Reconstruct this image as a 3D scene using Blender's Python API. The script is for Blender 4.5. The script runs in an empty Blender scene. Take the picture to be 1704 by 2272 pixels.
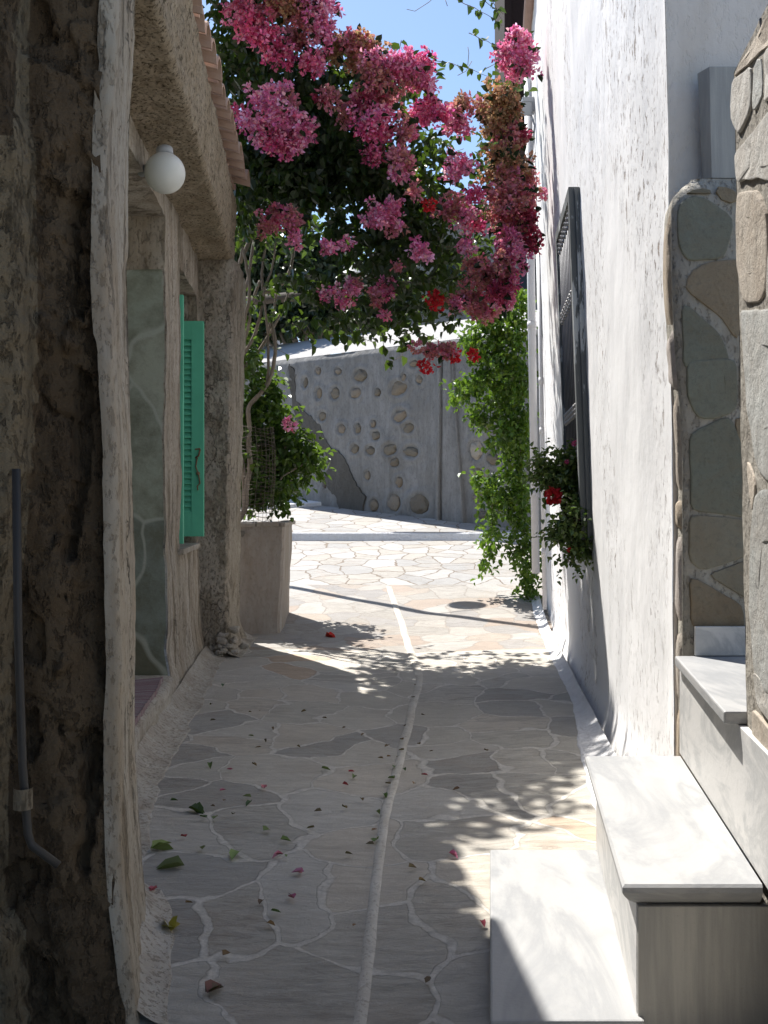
import bpy, bmesh, math, random
from mathutils import Vector, Matrix, noise

random.seed(7)
R = math.radians
scene = bpy.context.scene
COL = scene.collection
F = 2350.0          # focal length in photograph pixels
CX, HY = 852.0, 1110.0

# ------------------------------------------------------------------ camera, sky, sun, exposure
cam_data = bpy.data.cameras.new('camera')
cam = bpy.data.objects.new('camera', cam_data)
COL.objects.link(cam)
cam.location = (0, 0, 0)
cam.rotation_euler = (R(90), 0, 0)
cam_data.sensor_fit = 'VERTICAL'
cam_data.sensor_height = 36.0
cam_data.sensor_width = 27.0
cam_data.lens = F / 2272.0 * 36.0
cam_data.shift_y = -26.0 / 2272.0
cam_data.clip_start = 0.05
cam_data.clip_end = 2000
scene.camera = cam

SUN_TO = Vector((-0.32, 0.52, 1.0)).normalized()      # towards the sun
world = bpy.data.worlds.new('World')
scene.world = world
world.use_nodes = True
wt = world.node_tree
bg = wt.nodes['Background']
sky = wt.nodes.new('ShaderNodeTexSky')
sky.sky_type = 'NISHITA'
sky.sun_disc = False
sky.sun_elevation = math.asin(SUN_TO.z)
sky.sun_rotation = math.atan2(SUN_TO.x, SUN_TO.y)
sky.altitude = 50
sky.air_density = 1.0
sky.dust_density = 0.7
sky.ozone_density = 3.6
wt.links.new(sky.outputs[0], bg.inputs[0])
bg.inputs[1].default_value = 0.1

sun_data = bpy.data.lights.new('sun', 'SUN')
sun_data.energy = 5.0
sun_data.angle = R(0.5)
sun_data.color = (1.0, 0.965, 0.91)
sun = bpy.data.objects.new('sun', sun_data)
COL.objects.link(sun)
sun.rotation_euler = SUN_TO.to_track_quat('Z', 'Y').to_euler()

scene.view_settings.view_transform = 'Standard'
scene.view_settings.look = 'None'
scene.view_settings.exposure = 0.95
scene.view_settings.gamma = 1.0

# ------------------------------------------------------------------ helpers
def P(x, y, Y):
    """photograph pixel at depth Y -> world point"""
    return Vector(((x - CX) * Y / F, Y, (HY - y) * Y / F))

def on_plane(x, y, p0, n):
    d = Vector(((x - CX) / F, 1.0, (HY - y) / F))
    return d * (Vector(p0).dot(n) / d.dot(n))

def lerp(a, b, t): return a + (b - a) * t
def interp(x, pts):
    if x <= pts[0][0]: return pts[0][1]
    for (a, va), (b, vb) in zip(pts, pts[1:]):
        if x <= b: return lerp(va, vb, (x - a) / (b - a))
    return pts[-1][1]
def smooth(a, b, x):
    t = max(0.0, min(1.0, (x - a) / (b - a)))
    return t * t * (3 - 2 * t)
def nz(p, s, seed=0.0): return noise.noise(Vector((p[0] * s + seed, p[1] * s - seed * 1.7, p[2] * s + seed * .6)))
def fbm(p, s, o=4, seed=0.0):
    return noise.fractal(Vector((p[0] * s + seed, p[1] * s - seed * 1.7, p[2] * s + seed * .6)), 1.0, 2.0, o)

class MB:
    def __init__(self): self.v, self.f, self.c = [], [], []
    def vert(self, p, col=None):
        self.v.append((p[0], p[1], p[2])); self.c.append(col if col else (1, 1, 1)); return len(self.v) - 1
    def quad(self, a, b, c, d, col=None):
        i = [self.vert(p, col) for p in (a, b, c, d)]; self.f.append(tuple(i))
    def grid(self, fn, us, vs, skip=None, col=None):
        idx = {}
        for i, u in enumerate(us):
            for j, v in enumerate(vs): idx[i, j] = self.vert(fn(u, v), col)
        for i in range(len(us) - 1):
            for j in range(len(vs) - 1):
                if skip and skip((us[i] + us[i + 1]) / 2, (vs[j] + vs[j + 1]) / 2): continue
                self.f.append((idx[i, j], idx[i + 1, j], idx[i + 1, j + 1], idx[i, j + 1]))
    def box(self, lo, hi, col=None):
        x0, y0, z0 = lo; x1, y1, z1 = hi
        self.hexa([(x0, y0, z0), (x1, y0, z0), (x1, y1, z0), (x0, y1, z0), (x0, y0, z1), (x1, y0, z1), (x1, y1, z1), (x0, y1, z1)], col)
    def hexa(self, p, col=None):
        i = [self.vert(q, col) for q in p]
        for f in ((0, 3, 2, 1), (4, 5, 6, 7), (0, 1, 5, 4), (1, 2, 6, 5), (2, 3, 7, 6), (3, 0, 4, 7)):
            self.f.append(tuple(i[k] for k in f))
    def tube(self, pts, rad, n=8, col=None, cap=True):
        pts = [Vector(p) for p in pts]
        rads = rad if isinstance(rad, (list, tuple)) else [rad] * len(pts)
        rings = []
        prev = None
        for k, p in enumerate(pts):
            t = (pts[min(k + 1, len(pts) - 1)] - pts[max(k - 1, 0)]).normalized()
            if prev is None:
                a = Vector((0, 0, 1)) if abs(t.z) < .9 else Vector((1, 0, 0))
                u = t.cross(a).normalized()
            else:
                u = (prev - t * prev.dot(t)).normalized()
            prev = u; w = t.cross(u)
            rings.append([self.vert(p + (u * math.cos(2 * math.pi * i / n) + w * math.sin(2 * math.pi * i / n)) * rads[k], col) for i in range(n)])
        for a, b in zip(rings, rings[1:]):
            for i in range(n):
                self.f.append((a[i], a[(i + 1) % n], b[(i + 1) % n], b[i]))
        if cap:
            self.f.append(tuple(reversed(rings[0]))); self.f.append(tuple(rings[-1]))
    def ball(self, c, r, nu=12, nv=8, wob=0.0, seed=0.0, col=None, rot=None):
        c = Vector(c); r = Vector(r) if not isinstance(r, (int, float)) else Vector((r, r, r))
        idx = []
        for j in range(nv + 1):
            th = math.pi * j / nv; row = []
            for i in range(nu):
                ph = 2 * math.pi * i / nu
                d = Vector((math.sin(th) * math.cos(ph), math.sin(th) * math.sin(ph), math.cos(th)))
                k = 1 + wob * nz(d, 1.6, seed) + wob * .5 * nz(d, 4, seed)
                q = Vector((d.x * r.x, d.y * r.y, d.z * r.z)) * k
                if rot: q = rot @ q
                row.append(self.vert(c + q, col))
            idx.append(row)
        for j in range(nv):
            for i in range(nu):
                self.f.append((idx[j][i], idx[j + 1][i], idx[j + 1][(i + 1) % nu], idx[j][(i + 1) % nu]))
    def build(self, name, mat, parent=None, shade=False, bevel=0.0, merge=False):
        me = bpy.data.meshes.new(name)
        me.from_pydata(self.v, [], self.f)
        at = me.color_attributes.new('Col', 'FLOAT_COLOR', 'POINT')
        flat = []
        for c in self.c: flat += [c[0], c[1], c[2], 1.0]
        at.data.foreach_set('color', flat)
        if merge or bevel:
            bm = bmesh.new(); bm.from_mesh(me)
            if merge: bmesh.ops.remove_doubles(bm, verts=bm.verts, dist=1e-4)
            if bevel:
                es = [e for e in bm.edges if len(e.link_faces) == 2 and e.calc_face_angle(0) > .6]
                bmesh.ops.bevel(bm, geom=es, offset=bevel, segments=2, affect='EDGES', profile=.5)
            bmesh.ops.recalc_face_normals(bm, faces=bm.faces)
            bm.to_mesh(me); bm.free()
        if shade:
            me.polygons.foreach_set('use_smooth', [True] * len(me.polygons))
        me.materials.append(mat)
        o = bpy.data.objects.new(name, me); COL.objects.link(o)
        if parent is not None: attach(o, parent)
        return o

ROOT = {}
def attach(o, parent):
    o.parent = parent
    loc = ROOT.get(parent.name)
    if loc is not None: o.matrix_parent_inverse = Matrix.Translation(loc).inverted()

def tag(o, label, cat, group=None):
    o['label'] = label; o['category'] = cat
    if group: o['group'] = group
    return o
def thing(name, label, cat, loc, group=None):
    o = bpy.data.objects.new(name, None); COL.objects.link(o)
    o.location = loc; o.empty_display_size = .2
    ROOT[o.name] = Vector(loc)
    return tag(o, label, cat, group)
def struct(o): o['kind'] = 'structure'; return o
def frange(a, b, step):
    n = max(1, int(round((b - a) / step)))
    return [a + (b - a) * i / n for i in range(n + 1)]
def with_edges(vals, edges):
    s = [v for v in vals if all(abs(v - e) > .012 for e in edges)] + list(edges)
    return sorted(s)

# ------------------------------------------------------------------ materials
class Mat:
    def __init__(self, name, rough=.85, spec=.3):
        self.m = bpy.data.materials.new(name); self.m.use_nodes = True
        self.t = self.m.node_tree; self.b = self.t.nodes['Principled BSDF']
        self.b.inputs['Roughness'].default_value = rough
        self.b.inputs['Specular IOR Level'].default_value = spec
        self.pos = self.t.nodes.new('ShaderNodeNewGeometry').outputs['Position']
        self.h = None
    def put(self, sock, val):
        if isinstance(val, bpy.types.NodeSocket): self.t.links.new(val, sock)
        elif isinstance(val, (tuple, list)) and len(val) == 3 and sock.type == 'RGBA': sock.default_value = (*val, 1)
        else: sock.default_value = val
    def vec(self, scale, src=None, off=(0, 0, 0)):
        n = self.t.nodes.new('ShaderNodeMapping'); self.put(n.inputs['Vector'], src or self.pos)
        n.inputs['Scale'].default_value = scale; n.inputs['Location'].default_value = off
        return n.outputs[0]
    def noise(self, scale, detail=5, rough=.6, vec=None, dist=0, color=False):
        n = self.t.nodes.new('ShaderNodeTexNoise'); self.put(n.inputs['Vector'], vec or self.pos)
        n.inputs['Scale'].default_value = scale; n.inputs['Detail'].default_value = detail
        n.inputs['Roughness'].default_value = rough; n.inputs['Distortion'].default_value = dist
        return n.outputs['Color' if color else 'Fac']
    def voro(self, scale, vec=None, feature='F1', out='Distance', rand=1.0, dim='3D'):
        n = self.t.nodes.new('ShaderNodeTexVoronoi'); n.voronoi_dimensions = dim; n.feature = feature
        self.put(n.inputs['Vector'], vec or self.pos); n.inputs['Scale'].default_value = scale
        n.inputs['Randomness'].default_value = rand
        return n.outputs[out]
    def ramp(self, fac, stops, interp='LINEAR'):
        n = self.t.nodes.new('ShaderNodeValToRGB'); self.put(n.inputs[0], fac)
        cr = n.color_ramp; cr.interpolation = interp
        while len(cr.elements) < len(stops): cr.elements.new(.5)
        for e, (p, c) in zip(cr.elements, stops):
            e.position = p; e.color = (*c, 1) if isinstance(c, tuple) else (c, c, c, 1)
        return n.outputs[0]
    def mix(self, fac, a, b, mode='MIX'):
        n = self.t.nodes.new('ShaderNodeMix'); n.data_type = 'RGBA'; n.blend_type = mode
        self.put(n.inputs[0], fac); self.put(n.inputs[6], a); self.put(n.inputs[7], b)
        return n.outputs[2]
    def math(self, op, a, b=0.0):
        n = self.t.nodes.new('ShaderNodeMath'); n.operation = op
        self.put(n.inputs[0], a); self.put(n.inputs[1], b); return n.outputs[0]
    def sep(self, v):
        n = self.t.nodes.new('ShaderNodeSeparateXYZ'); self.put(n.inputs[0], v); return n.outputs
    def comb(self, x, y, z):
        n = self.t.nodes.new('ShaderNodeCombineXYZ')
        for s, v in zip(n.inputs, (x, y, z)): self.put(s, v)
        return n.outputs[0]
    def vadd(self, a, b, scale=1.0):
        n = self.t.nodes.new('ShaderNodeVectorMath'); n.operation = 'MULTIPLY_ADD'
        self.put(n.inputs[0], b); n.inputs[1].default_value = (scale,) * 3; self.put(n.inputs[2], a); return n.outputs[0]
    def attr(self):
        n = self.t.nodes.new('ShaderNodeAttribute'); n.attribute_name = 'Col'; return n.outputs['Color']
    def bump(self, height, dist, strength=1.0):
        n = self.t.nodes.new('ShaderNodeBump'); n.inputs['Distance'].default_value = dist
        n.inputs['Strength'].default_value = strength; self.put(n.inputs['Height'], height)
        if self.h is not None: self.t.links.new(self.h, n.inputs['Normal'])
        self.h = n.outputs[0]; self.t.links.new(self.h, self.b.inputs['Normal'])
    def color(self, c): self.put(self.b.inputs['Base Color'], c); return self

def plain(name, c, rough=.6, var=.15, scale=8, bump=.002, metal=0):
    m = Mat(name, rough)
    n = m.noise(scale, 5, .65)
    m.color(m.mix(n, tuple(k * (1 - var) for k in c), tuple(min(1, k * (1 + var)) for k in c)))
    m.b.inputs['Metallic'].default_value = metal
    if bump: m.bump(m.noise(scale * 9, 4, .7), bump)
    return m.m

def stucco(name, c0, c1, c2, streak=0.5, bump=.006, fine=90, stain=(.12, .09, .06), stain_amt=.35, speck=0.35, peel=0.0, peelc=(.2, .15, .1), alt=None, pv=.33):
    """weathered plaster: blotches, vertical runs, dark specks"""
    m = Mat(name, .92, .15)
    big = m.noise(2.2, 6, .62, m.vec((1, 1, .55)))
    c = m.mix(m.ramp(big, [(.38, 0.0), (.62, 1.0)]), c0, c1)
    c = m.mix(m.ramp(m.noise(7, 6, .7, m.vec((1, 1, .35))), [(.45, 0.0), (.75, 1.0)]), c, c2)
    run = m.noise(16, 4, .65, m.vec((1, 1, .06)))
    c = m.mix(m.math('MULTIPLY', m.ramp(run, [(.5, 0.0), (.72, 1.0)]), streak), c, stain)
    blot = m.math('MULTIPLY', m.ramp(m.noise(4.5, 8, .72, m.vec((1.5, 1.5, .35), off=(3, 7, 1))), [(.46, 0.0), (.76, 1.0)]), stain_amt)
    c = m.mix(blot, c, stain)
    pk = None
    if peel:
        pk = m.ramp(m.noise(3.2, 9, .66, m.vec((1.7, 1.7, pv), off=(5, 2, 9)), dist=.15), [(.56, 0.0), (.6, 1.0)])
        c = m.mix(m.math('MULTIPLY', pk, peel), c, m.mix(m.noise(30, 5, .7), peelc, tuple(k * .6 for k in peelc)))
        ck = m.voro(3.2, m.vadd(m.vec((1.3, 1.3, .55)), m.noise(6, 4, .6, color=True), .35), 'DISTANCE_TO_EDGE')
        ckm = m.math('MULTIPLY', m.ramp(ck, [(.0, 1.0), (.022, 0.0)]), m.ramp(m.noise(1.9, 2), [(.48, 0.0), (.6, 1.0)]))
        c = m.mix(m.math('MULTIPLY', ckm, .75), c, (.05, .04, .03))
    sp = m.ramp(m.noise(fine, 3, .75, m.vec((1, 1, .5))), [(.54, 0.0), (.62, 1.0)])
    c = m.mix(m.math('MULTIPLY', sp, speck), c, stain)
    if alt:
        f = m.sep(m.attr())[0]
        f = m.ramp(m.math('ADD', f, m.math('MULTIPLY', m.math('SUBTRACT', m.noise(14, 6, .7), .5), .7)), [(.44, 0.0), (.56, 1.0)])
        pa = m.mix(m.ramp(m.noise(18, 6, .7, m.vec((1, 1, .1))), [(.45, 0.0), (.7, 1.0)]), alt, tuple(k * .5 for k in alt))
        pa = m.mix(m.math('MULTIPLY', sp, .6), pa, (.06, .045, .03))
        c = m.mix(f, c, pa)
    m.color(c)
    if pk is not None: m.bump(m.math('SUBTRACT', 1.0, m.math('MAXIMUM', pk, ckm)), .012)
    m.bump(m.math('SUBTRACT', 1.0, sp), bump * .6)
    m.bump(m.noise(9, 6, .6), bump * 3)
    m.bump(m.noise(fine, 5, .75), bump)
    m.bump(m.voro(fine * .55), bump * .5)
    return m.m

def crazy(name, scale, cols, mortar, width, bump=.004, warp=.22, mvar=.6, lines=True, off=(0, 0, 0)):
    """crazy paving: irregular slabs with pale mortar joints"""
    m = Mat(name, .75, .3)
    s = m.sep(m.pos)
    flat = m.comb(s[0], s[1], 0.0)
    flat = m.vec((1, .82, 1), flat, off)
    wv = m.vadd(flat, m.noise(2.6, 2, .5, flat, color=True), warp)
    wv = m.vadd(wv, m.noise(14, 3, .6, flat, color=True), .035)
    e = m.voro(scale, wv, 'DISTANCE_TO_EDGE', 'Distance', 1.0, '2D')
    cid = m.voro(scale, wv, 'F1', 'Color', 1.0, '2D')
    rnd = m.sep(cid)[0]; rnd2 = m.sep(cid)[1]
    wn = m.math('MULTIPLY', m.ramp(m.noise(3.5, 3, .6, flat), [(.3, 1 - mvar), (.75, 1.0 + 0.0)]), width)
    q = m.math('DIVIDE', e, wn)
    q = m.math('ADD', q, m.math('MULTIPLY', m.math('SUBTRACT', m.noise(55, 4, .7, flat), .5), .55))
    joint = m.ramp(q, [(.45, 1.0), (1.05, 0.0)])
    k = len(cols)
    st = m.ramp(rnd, [(i / k, c) for i, c in enumerate(cols)], 'CONSTANT')
    grain = m.noise(5, 7, .7, m.vadd(m.vec((1, 2.4, 1), flat), cid, 6.0), dist=1.2)
    st = m.mix(m.math('MULTIPLY', m.ramp(grain, [(.4, 0.0), (.75, 1.0)]), .4), st, m.mix(.5, st, (.05, .045, .04)))
    st = m.mix(m.math('MULTIPLY', m.ramp(m.noise(2.5, 5, .7, m.vadd(flat, cid, 9.0)), [(.52, 0.0), (.72, 1.0)]), .45), st, m.mix(rnd2, (.42, .37, .31), (.33, .24, .17)))
    st = m.mix(m.math('MULTIPLY', m.ramp(m.noise(120, 3, .8, flat), [(.6, 0.0), (.75, 1.0)]), .3), st, (.5, .48, .45))
    strat = m.ramp(m.noise(4, 9, .8, m.vadd(m.vec((1, 5, 1), flat), cid, 9.0), dist=1.8), [(.5, 0.0), (.56, 1.0)])
    st = m.mix(m.math('MULTIPLY', m.math('MULTIPLY', strat, m.ramp(rnd2, [(.35, 0.0), (.9, 1.0)])), .5), st, m.mix(.6, st, (.06, .055, .05)))
    dirt = m.ramp(m.noise(1.6, 7, .72, flat), [(.42, 0.0), (.72, 1.0)])
    st = m.mix(m.math('MULTIPLY', dirt, .22), st, (.13, .115, .095))
    st = m.mix(m.math('MULTIPLY', m.ramp(q, [(.9, 1.0), (1.8, 0.0)]), .35), st, m.mix(m.noise(12, 5), (.12, .105, .085), mortar))
    mo = m.mix(m.ramp(m.noise(30, 5, .7, flat), [(.4, 0.0), (.8, 1.0)]), mortar, tuple(k * .62 for k in mortar))
    m.color(m.mix(joint, st, mo))
    m.b.inputs['Roughness'].default_value = .72
    m.bump(m.math('ADD', m.ramp(q, [(.45, .8), (.8, .75), (1.05, .2), (1.5, .5)]), m.math('MULTIPLY', rnd2, .5)), bump * 1.8)
    m.bump(m.noise(9, 9, .78, m.vadd(m.vec((1, 3.2, 1), flat), cid, 6.0), dist=1.3), bump * 3.5)
    m.bump(m.noise(70, 5, .8, flat), bump * .5)
    return m.m

def stone_mat(name, bump=.006):
    m = Mat(name, .85, .25)
    a = m.attr()
    g = m.noise(7, 8, .72, dist=.6)
    c = m.mix(m.math('MULTIPLY', m.ramp(g, [(.4, 0.0), (.7, 1.0)]), .55), a, m.mix(.6, a, (.2, .12, .06)))
    c = m.mix(m.math('MULTIPLY', m.ramp(m.noise(45, 6, .75), [(.5, 0.0), (.7, 1.0)]), .5), c, m.mix(.55, a, (.02, .02, .02)))
    m.color(c)
    m.bump(m.noise(10, 8, .7), bump * 2); m.bump(m.noise(70, 6, .75), bump * .6)
    return m.m

def marble_mat(name, c0, c1, axis=(1, 1, 1), amount=.5, rough=.45, dist=1.4):
    m = Mat(name, rough, .4)
    v = m.noise(3.2, 7, .62, m.vec(axis), dist=dist)
    v2 = m.noise(9, 6, .65, m.vec(axis), dist=dist * .5)
    c = m.mix(m.math('MULTIPLY', m.ramp(v, [(.45, 0.0), (.53, 1.0), (.62, .1)]), amount), c0, c1)
    c = m.mix(m.math('MULTIPLY', m.ramp(v2, [(.5, 0.0), (.7, 1.0)]), amount * .6), c, c1)
    c = m.mix(m.math('MULTIPLY', m.ramp(m.noise(160, 2, .8), [(.66, 0.0), (.74, 1.0)]), .35), c, (.25, .2, .15))
    m.color(c); m.bump(m.noise(30, 6, .7), .0015)
    return m.m

def leaf_mat(name, trans=.3, rough=.38):
    m = Mat(name, rough, .45)
    a = m.attr(); m.color(a)
    t = m.t; tr = t.nodes.new('ShaderNodeBsdfTranslucent'); mx = t.nodes.new('ShaderNodeMixShader')
    m.put(tr.inputs['Color'], m.mix(.55, a, (.25, .42, .03)) if trans < .36 else a)
    mx.inputs[0].default_value = trans
    t.links.new(m.b.outputs[0], mx.inputs[1]); t.links.new(tr.outputs[0], mx.inputs[2])
    t.links.new(mx.outputs[0], t.nodes['Material Output'].inputs['Surface'])
    return m.m

M_alley = crazy('alley_paving', 2.9, [(.5, .465, .405), (.58, .535, .46), (.53, .49, .42), (.6, .54, .455), (.55, .51, .445), (.58, .45, .335), (.41, .385, .345), (.57, .535, .475)],
                (.68, .635, .565), .068, warp=.34, mvar=.85)
M_street = crazy('street_paving', 3.3, [(.37, .355, .33), (.41, .395, .375), (.34, .33, .315), (.385, .36, .32), (.43, .42, .4)], (.2, .155, .115), .04, warp=.25, mvar=.35, bump=.003)
M_mid = crazy('worn_paving', 3.4, [(.36, .335, .3), (.41, .38, .34), (.38, .31, .255), (.33, .31, .29), (.43, .405, .37), (.4, .345, .29)], (.36, .32, .28), .035, warp=.28, mvar=.6, off=(.7, .2, 0))
M_white = stucco('whitewash', (.78, .77, .76), (.82, .815, .81), (.72, .71, .7), streak=.12, bump=.005, fine=70, stain=(.3, .25, .22), stain_amt=.06, speck=.08)
def right_wall_mat():
    m = Mat('rough_whitewash', .9, .15)
    c = m.mix(m.noise(3, 5, .6), (.79, .78, .77), (.86, .85, .84))
    zone = m.ramp(m.noise(1.7, 3, .5, m.vec((1, 1, .35))), [(.43, 0.0), (.6, 1.0)])
    pit = m.ramp(m.noise(30, 6, .74, m.vec((1, 1, .4)), dist=.3), [(.575, 0.0), (.615, 1.0)])
    pit2 = m.ramp(m.noise(75, 3, .7, m.vec((1, 1, .4))), [(.6, 0.0), (.68, 1.0)])
    pits = m.math('MULTIPLY', m.math('MAXIMUM', pit, m.math('MULTIPLY', pit2, .6)), zone)
    c = m.mix(m.math('MULTIPLY', pits, .9), c, (.33, .26, .215))
    m.color(c)
    m.bump(m.noise(5, 5, .6, m.vec((1, 1, .4))), .01)
    m.bump(m.noise(26, 6, .7, m.vec((1, 1, .7))), .002)
    m.bump(m.math('SUBTRACT', 1.0, pits), .006)
    return m.m
M_rwall = right_wall_mat()
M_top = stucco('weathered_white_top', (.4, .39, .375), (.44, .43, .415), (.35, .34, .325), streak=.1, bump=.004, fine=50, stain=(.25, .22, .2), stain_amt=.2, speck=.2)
M_endwall = stucco('beige_render', (.74, .67, .59), (.78, .71, .63), (.7, .62, .53), streak=.08, bump=.002, fine=40, stain=(.4, .33, .27), stain_amt=.12, speck=.03)  # even beige tone of the end wall
M_lhouse = stucco('peeling_plaster', (.42, .37, .3), (.52, .47, .4), (.36, .29, .21), streak=.5, bump=.006, fine=75, stain=(.13, .095, .06), stain_amt=.35, speck=.45, peel=.7, peelc=(.27, .215, .15))
M_lime = stucco('old_limewash', (.37, .32, .25), (.42, .375, .305), (.3, .235, .16), pv=.5, streak=.4, bump=.003, fine=60, stain=(.14, .105, .07), stain_amt=.3, speck=.5, peel=.5, peelc=(.27, .21, .14))
M_skirt = stucco('lime_skirting', (.4, .365, .305), (.46, .425, .37), (.33, .285, .23), streak=.05, bump=.004, fine=55, stain=(.18, .14, .1), stain_amt=.35, speck=.5)
M_gutter = stucco('gutter_paint', (.54, .505, .44), (.6, .565, .5), (.46, .41, .345), streak=.05, bump=.0015, fine=60, stain=(.16, .13, .1), stain_amt=.3, speck=.3)
M_rough = stucco('roughcast', (.37, .305, .215), (.43, .36, .265), (.3, .235, .155), streak=.15, bump=.014, fine=60, stain=(.085, .063, .038), stain_amt=.3, speck=.85)
M_pil = stucco('grey_beige_roughcast', (.38, .335, .27), (.45, .405, .335), (.3, .25, .185), streak=.2, bump=.008, fine=75, stain=(.14, .11, .075), stain_amt=.3, speck=.6, peel=.5, peelc=(.27, .22, .155), pv=.8)
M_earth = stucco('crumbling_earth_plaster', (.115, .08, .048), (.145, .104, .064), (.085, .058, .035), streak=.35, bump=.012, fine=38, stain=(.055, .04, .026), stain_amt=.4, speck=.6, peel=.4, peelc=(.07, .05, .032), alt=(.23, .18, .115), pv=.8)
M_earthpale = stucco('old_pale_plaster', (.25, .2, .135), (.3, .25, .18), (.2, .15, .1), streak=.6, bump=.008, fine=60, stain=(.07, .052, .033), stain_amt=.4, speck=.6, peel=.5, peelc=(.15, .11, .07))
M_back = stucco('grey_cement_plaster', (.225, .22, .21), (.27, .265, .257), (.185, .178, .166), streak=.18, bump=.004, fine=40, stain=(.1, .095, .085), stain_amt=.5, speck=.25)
M_patch = stucco('bare_cement', (.1, .093, .082), (.125, .117, .104), (.08, .074, .065), streak=.3, bump=.006, fine=45, stain=(.11, .1, .08), stain_amt=.3, speck=.2)
M_planter = stucco('planter_render', (.37, .33, .29), (.42, .385, .35), (.33, .28, .23), streak=.2, bump=.004, fine=50, stain=(.17, .13, .09), stain_amt=.35, speck=.15)
M_stone = stone_mat('cladding_stone')
M_joint = stucco('stone_joint_mortar', (.31, .285, .245), (.37, .345, .3), (.25, .225, .185), streak=.1, bump=.006, fine=50, stain=(.12, .1, .08), stain_amt=.3, speck=.3)
M_joint2 = stucco('far_joint_mortar', (.38, .355, .3), (.44, .41, .355), (.3, .275, .23), streak=.1, bump=.006, fine=50, stain=(.1, .08, .06), stain_amt=.3, speck=.3)  # mortar of the far pillar, paler than the near one
M_marble = marble_mat('white_marble', (.37, .365, .355), (.265, .268, .27), (1, .25, 2), .85)
M_marbleside = marble_mat('veined_marble', (.58, .565, .54), (.34, .345, .34), (1, .6, 1.6), .6)
M_marblefront = marble_mat('dark_veined_marble', (.44, .42, .375), (.25, .245, .23), (2.6, 1, .16), .55, dist=.25)
M_tile = Mat('terracotta_tile', .9, .2)
M_tile.color(M_tile.mix(M_tile.noise(9, 6, .7), (.4, .235, .17), (.47, .38, .3))); M_tile.bump(M_tile.noise(50, 5, .7), .003); M_tile = M_tile.m
M_green = plain('green_paint', (.125, .5, .315), .6, .26, 4, .0006)
M_greenstone = Mat('grey_green_painted_stone', .45, .5)
_m = M_greenstone; _w = _m.vadd(_m.pos, _m.noise(2, 2, .5, color=True), .5)
_e = _m.voro(2.6, _m.vec((1, 0, .62), _w), 'DISTANCE_TO_EDGE')
_c = _m.ramp(_m.sep(_m.voro(2.6, _m.vec((1, 0, .62), _w), 'F1', 'Color'))[0], [(0, (.29, .31, .24)), (.3, (.21, .235, .195)), (.55, (.32, .33, .255)), (.75, (.15, .145, .1)), (.88, (.27, .29, .24))], 'CONSTANT')
_c = _m.mix(_m.math('MULTIPLY', _m.ramp(_m.noise(3.5, 9, .75), [(.42, 0.0), (.62, 1.0)]), .75), _c, (.11, .105, .065))
_m.color(_m.mix(_m.ramp(_e, [(.012, .8), (.04, 0.0)]), _c, (.38, .385, .32))); _m.bump(_m.noise(20, 6, .7), .004); M_greenstone = _m.m
M_iron = plain('dark_iron', (.1, .1, .108), .42, .4, 20, .001, .4)
M_knot = plain('worn_iron', (.34, .33, .32), .4, .3, 30, .001, .3)
M_rust = plain('rusty_metal', (.2, .12, .07), .8, .4, 20, .002)
M_pipe_dark = plain('grey_pipe', (.05, .045, .04), .5, .3, 12, .001)
M_pvc = plain('white_pipe', (.72, .71, .72), .4, .05, 4, .0005)
M_box = plain('grey_metal_box', (.4, .41, .42), .5, .2, 10, .001)
M_frame = Mat('weathered_grey_wood', .75, .3)
_m = M_frame; _n = _m.noise(14, 6, .7, _m.vec((1, 1, .07)))
_c = _m.mix(_n, (.075, .08, .08), (.17, .18, .18)); _c = _m.mix(_m.ramp(_m.noise(12, 5, .7, _m.vec((1, 1, .18), off=(2, 0, 5))), [(.55, 0.0), (.58, .85)]), _c, (.5, .52, .52))
_m.color(_c); _m.bump(_n, .003); M_frame = _m.m
M_glass = plain('dark_window_glass', (.012, .014, .016), .12, .2, 3, 0)
M_brown = plain('dark_brown_wood', (.016, .009, .008), .95, .4, 6, .002)
M_wood = plain('pole_wood', (.05, .038, .026), .85, .3, 14, .003)
M_bark = Mat('vine_bark', .9, .15)
_m = M_bark; _m.color(_m.mix(_m.noise(24, 6, .7, _m.vec((1, 1, .3))), (.13, .1, .075), (.36, .31, .26))); _m.bump(_m.noise(60, 5, .7, _m.vec((1, 1, .3))), .004); M_bark = _m.m
M_globe = plain('opal_glass', (.66, .66, .61), .35, .02, 3, 0)
M_leaf = leaf_mat('bougainvillea_leaf', .2, .42)
M_gloss = leaf_mat('glossy_leaf', .3, .36)
M_bract = leaf_mat('bract', .4, .6)
M_dead = leaf_mat('fallen_leaf', .1, .7)
M_far = plain('pine_needles', (.035, .05, .03), .9, .4, 3, 0)
M_rock = stone_mat('wall_stone', .012)
M_wire = plain('galvanised_wire', (.12, .1, .08), .6, .2, 20, 0, .2)
M_rail = plain('brown_edge_paint', (.4, .27, .22), .7, .2, 9, .001)
M_lampshade = plain('enamel_shade', (.25, .26, .26), .5, .1, 6, 0)
_m = Mat('rag_rug', .95, .1); _s = _m.sep(_m.pos)
_w = _m.math('ADD', _m.math('MULTIPLY', _s[1], 1.0), _m.math('MULTIPLY', _m.noise(5, 2), .02))
_m.color(_m.ramp(_m.noise(1, 3, .9, _m.comb(0, _m.math('MULTIPLY', _w, 60), 0)), [(.3, (.1, .1, .11)), (.42, (.3, .29, .28)), (.5, (.2, .08, .1)), (.58, (.36, .35, .34)), (.7, (.09, .1, .14))]))
_m.bump(_m.noise(150, 3), .003); M_rug = _m.m

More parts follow.
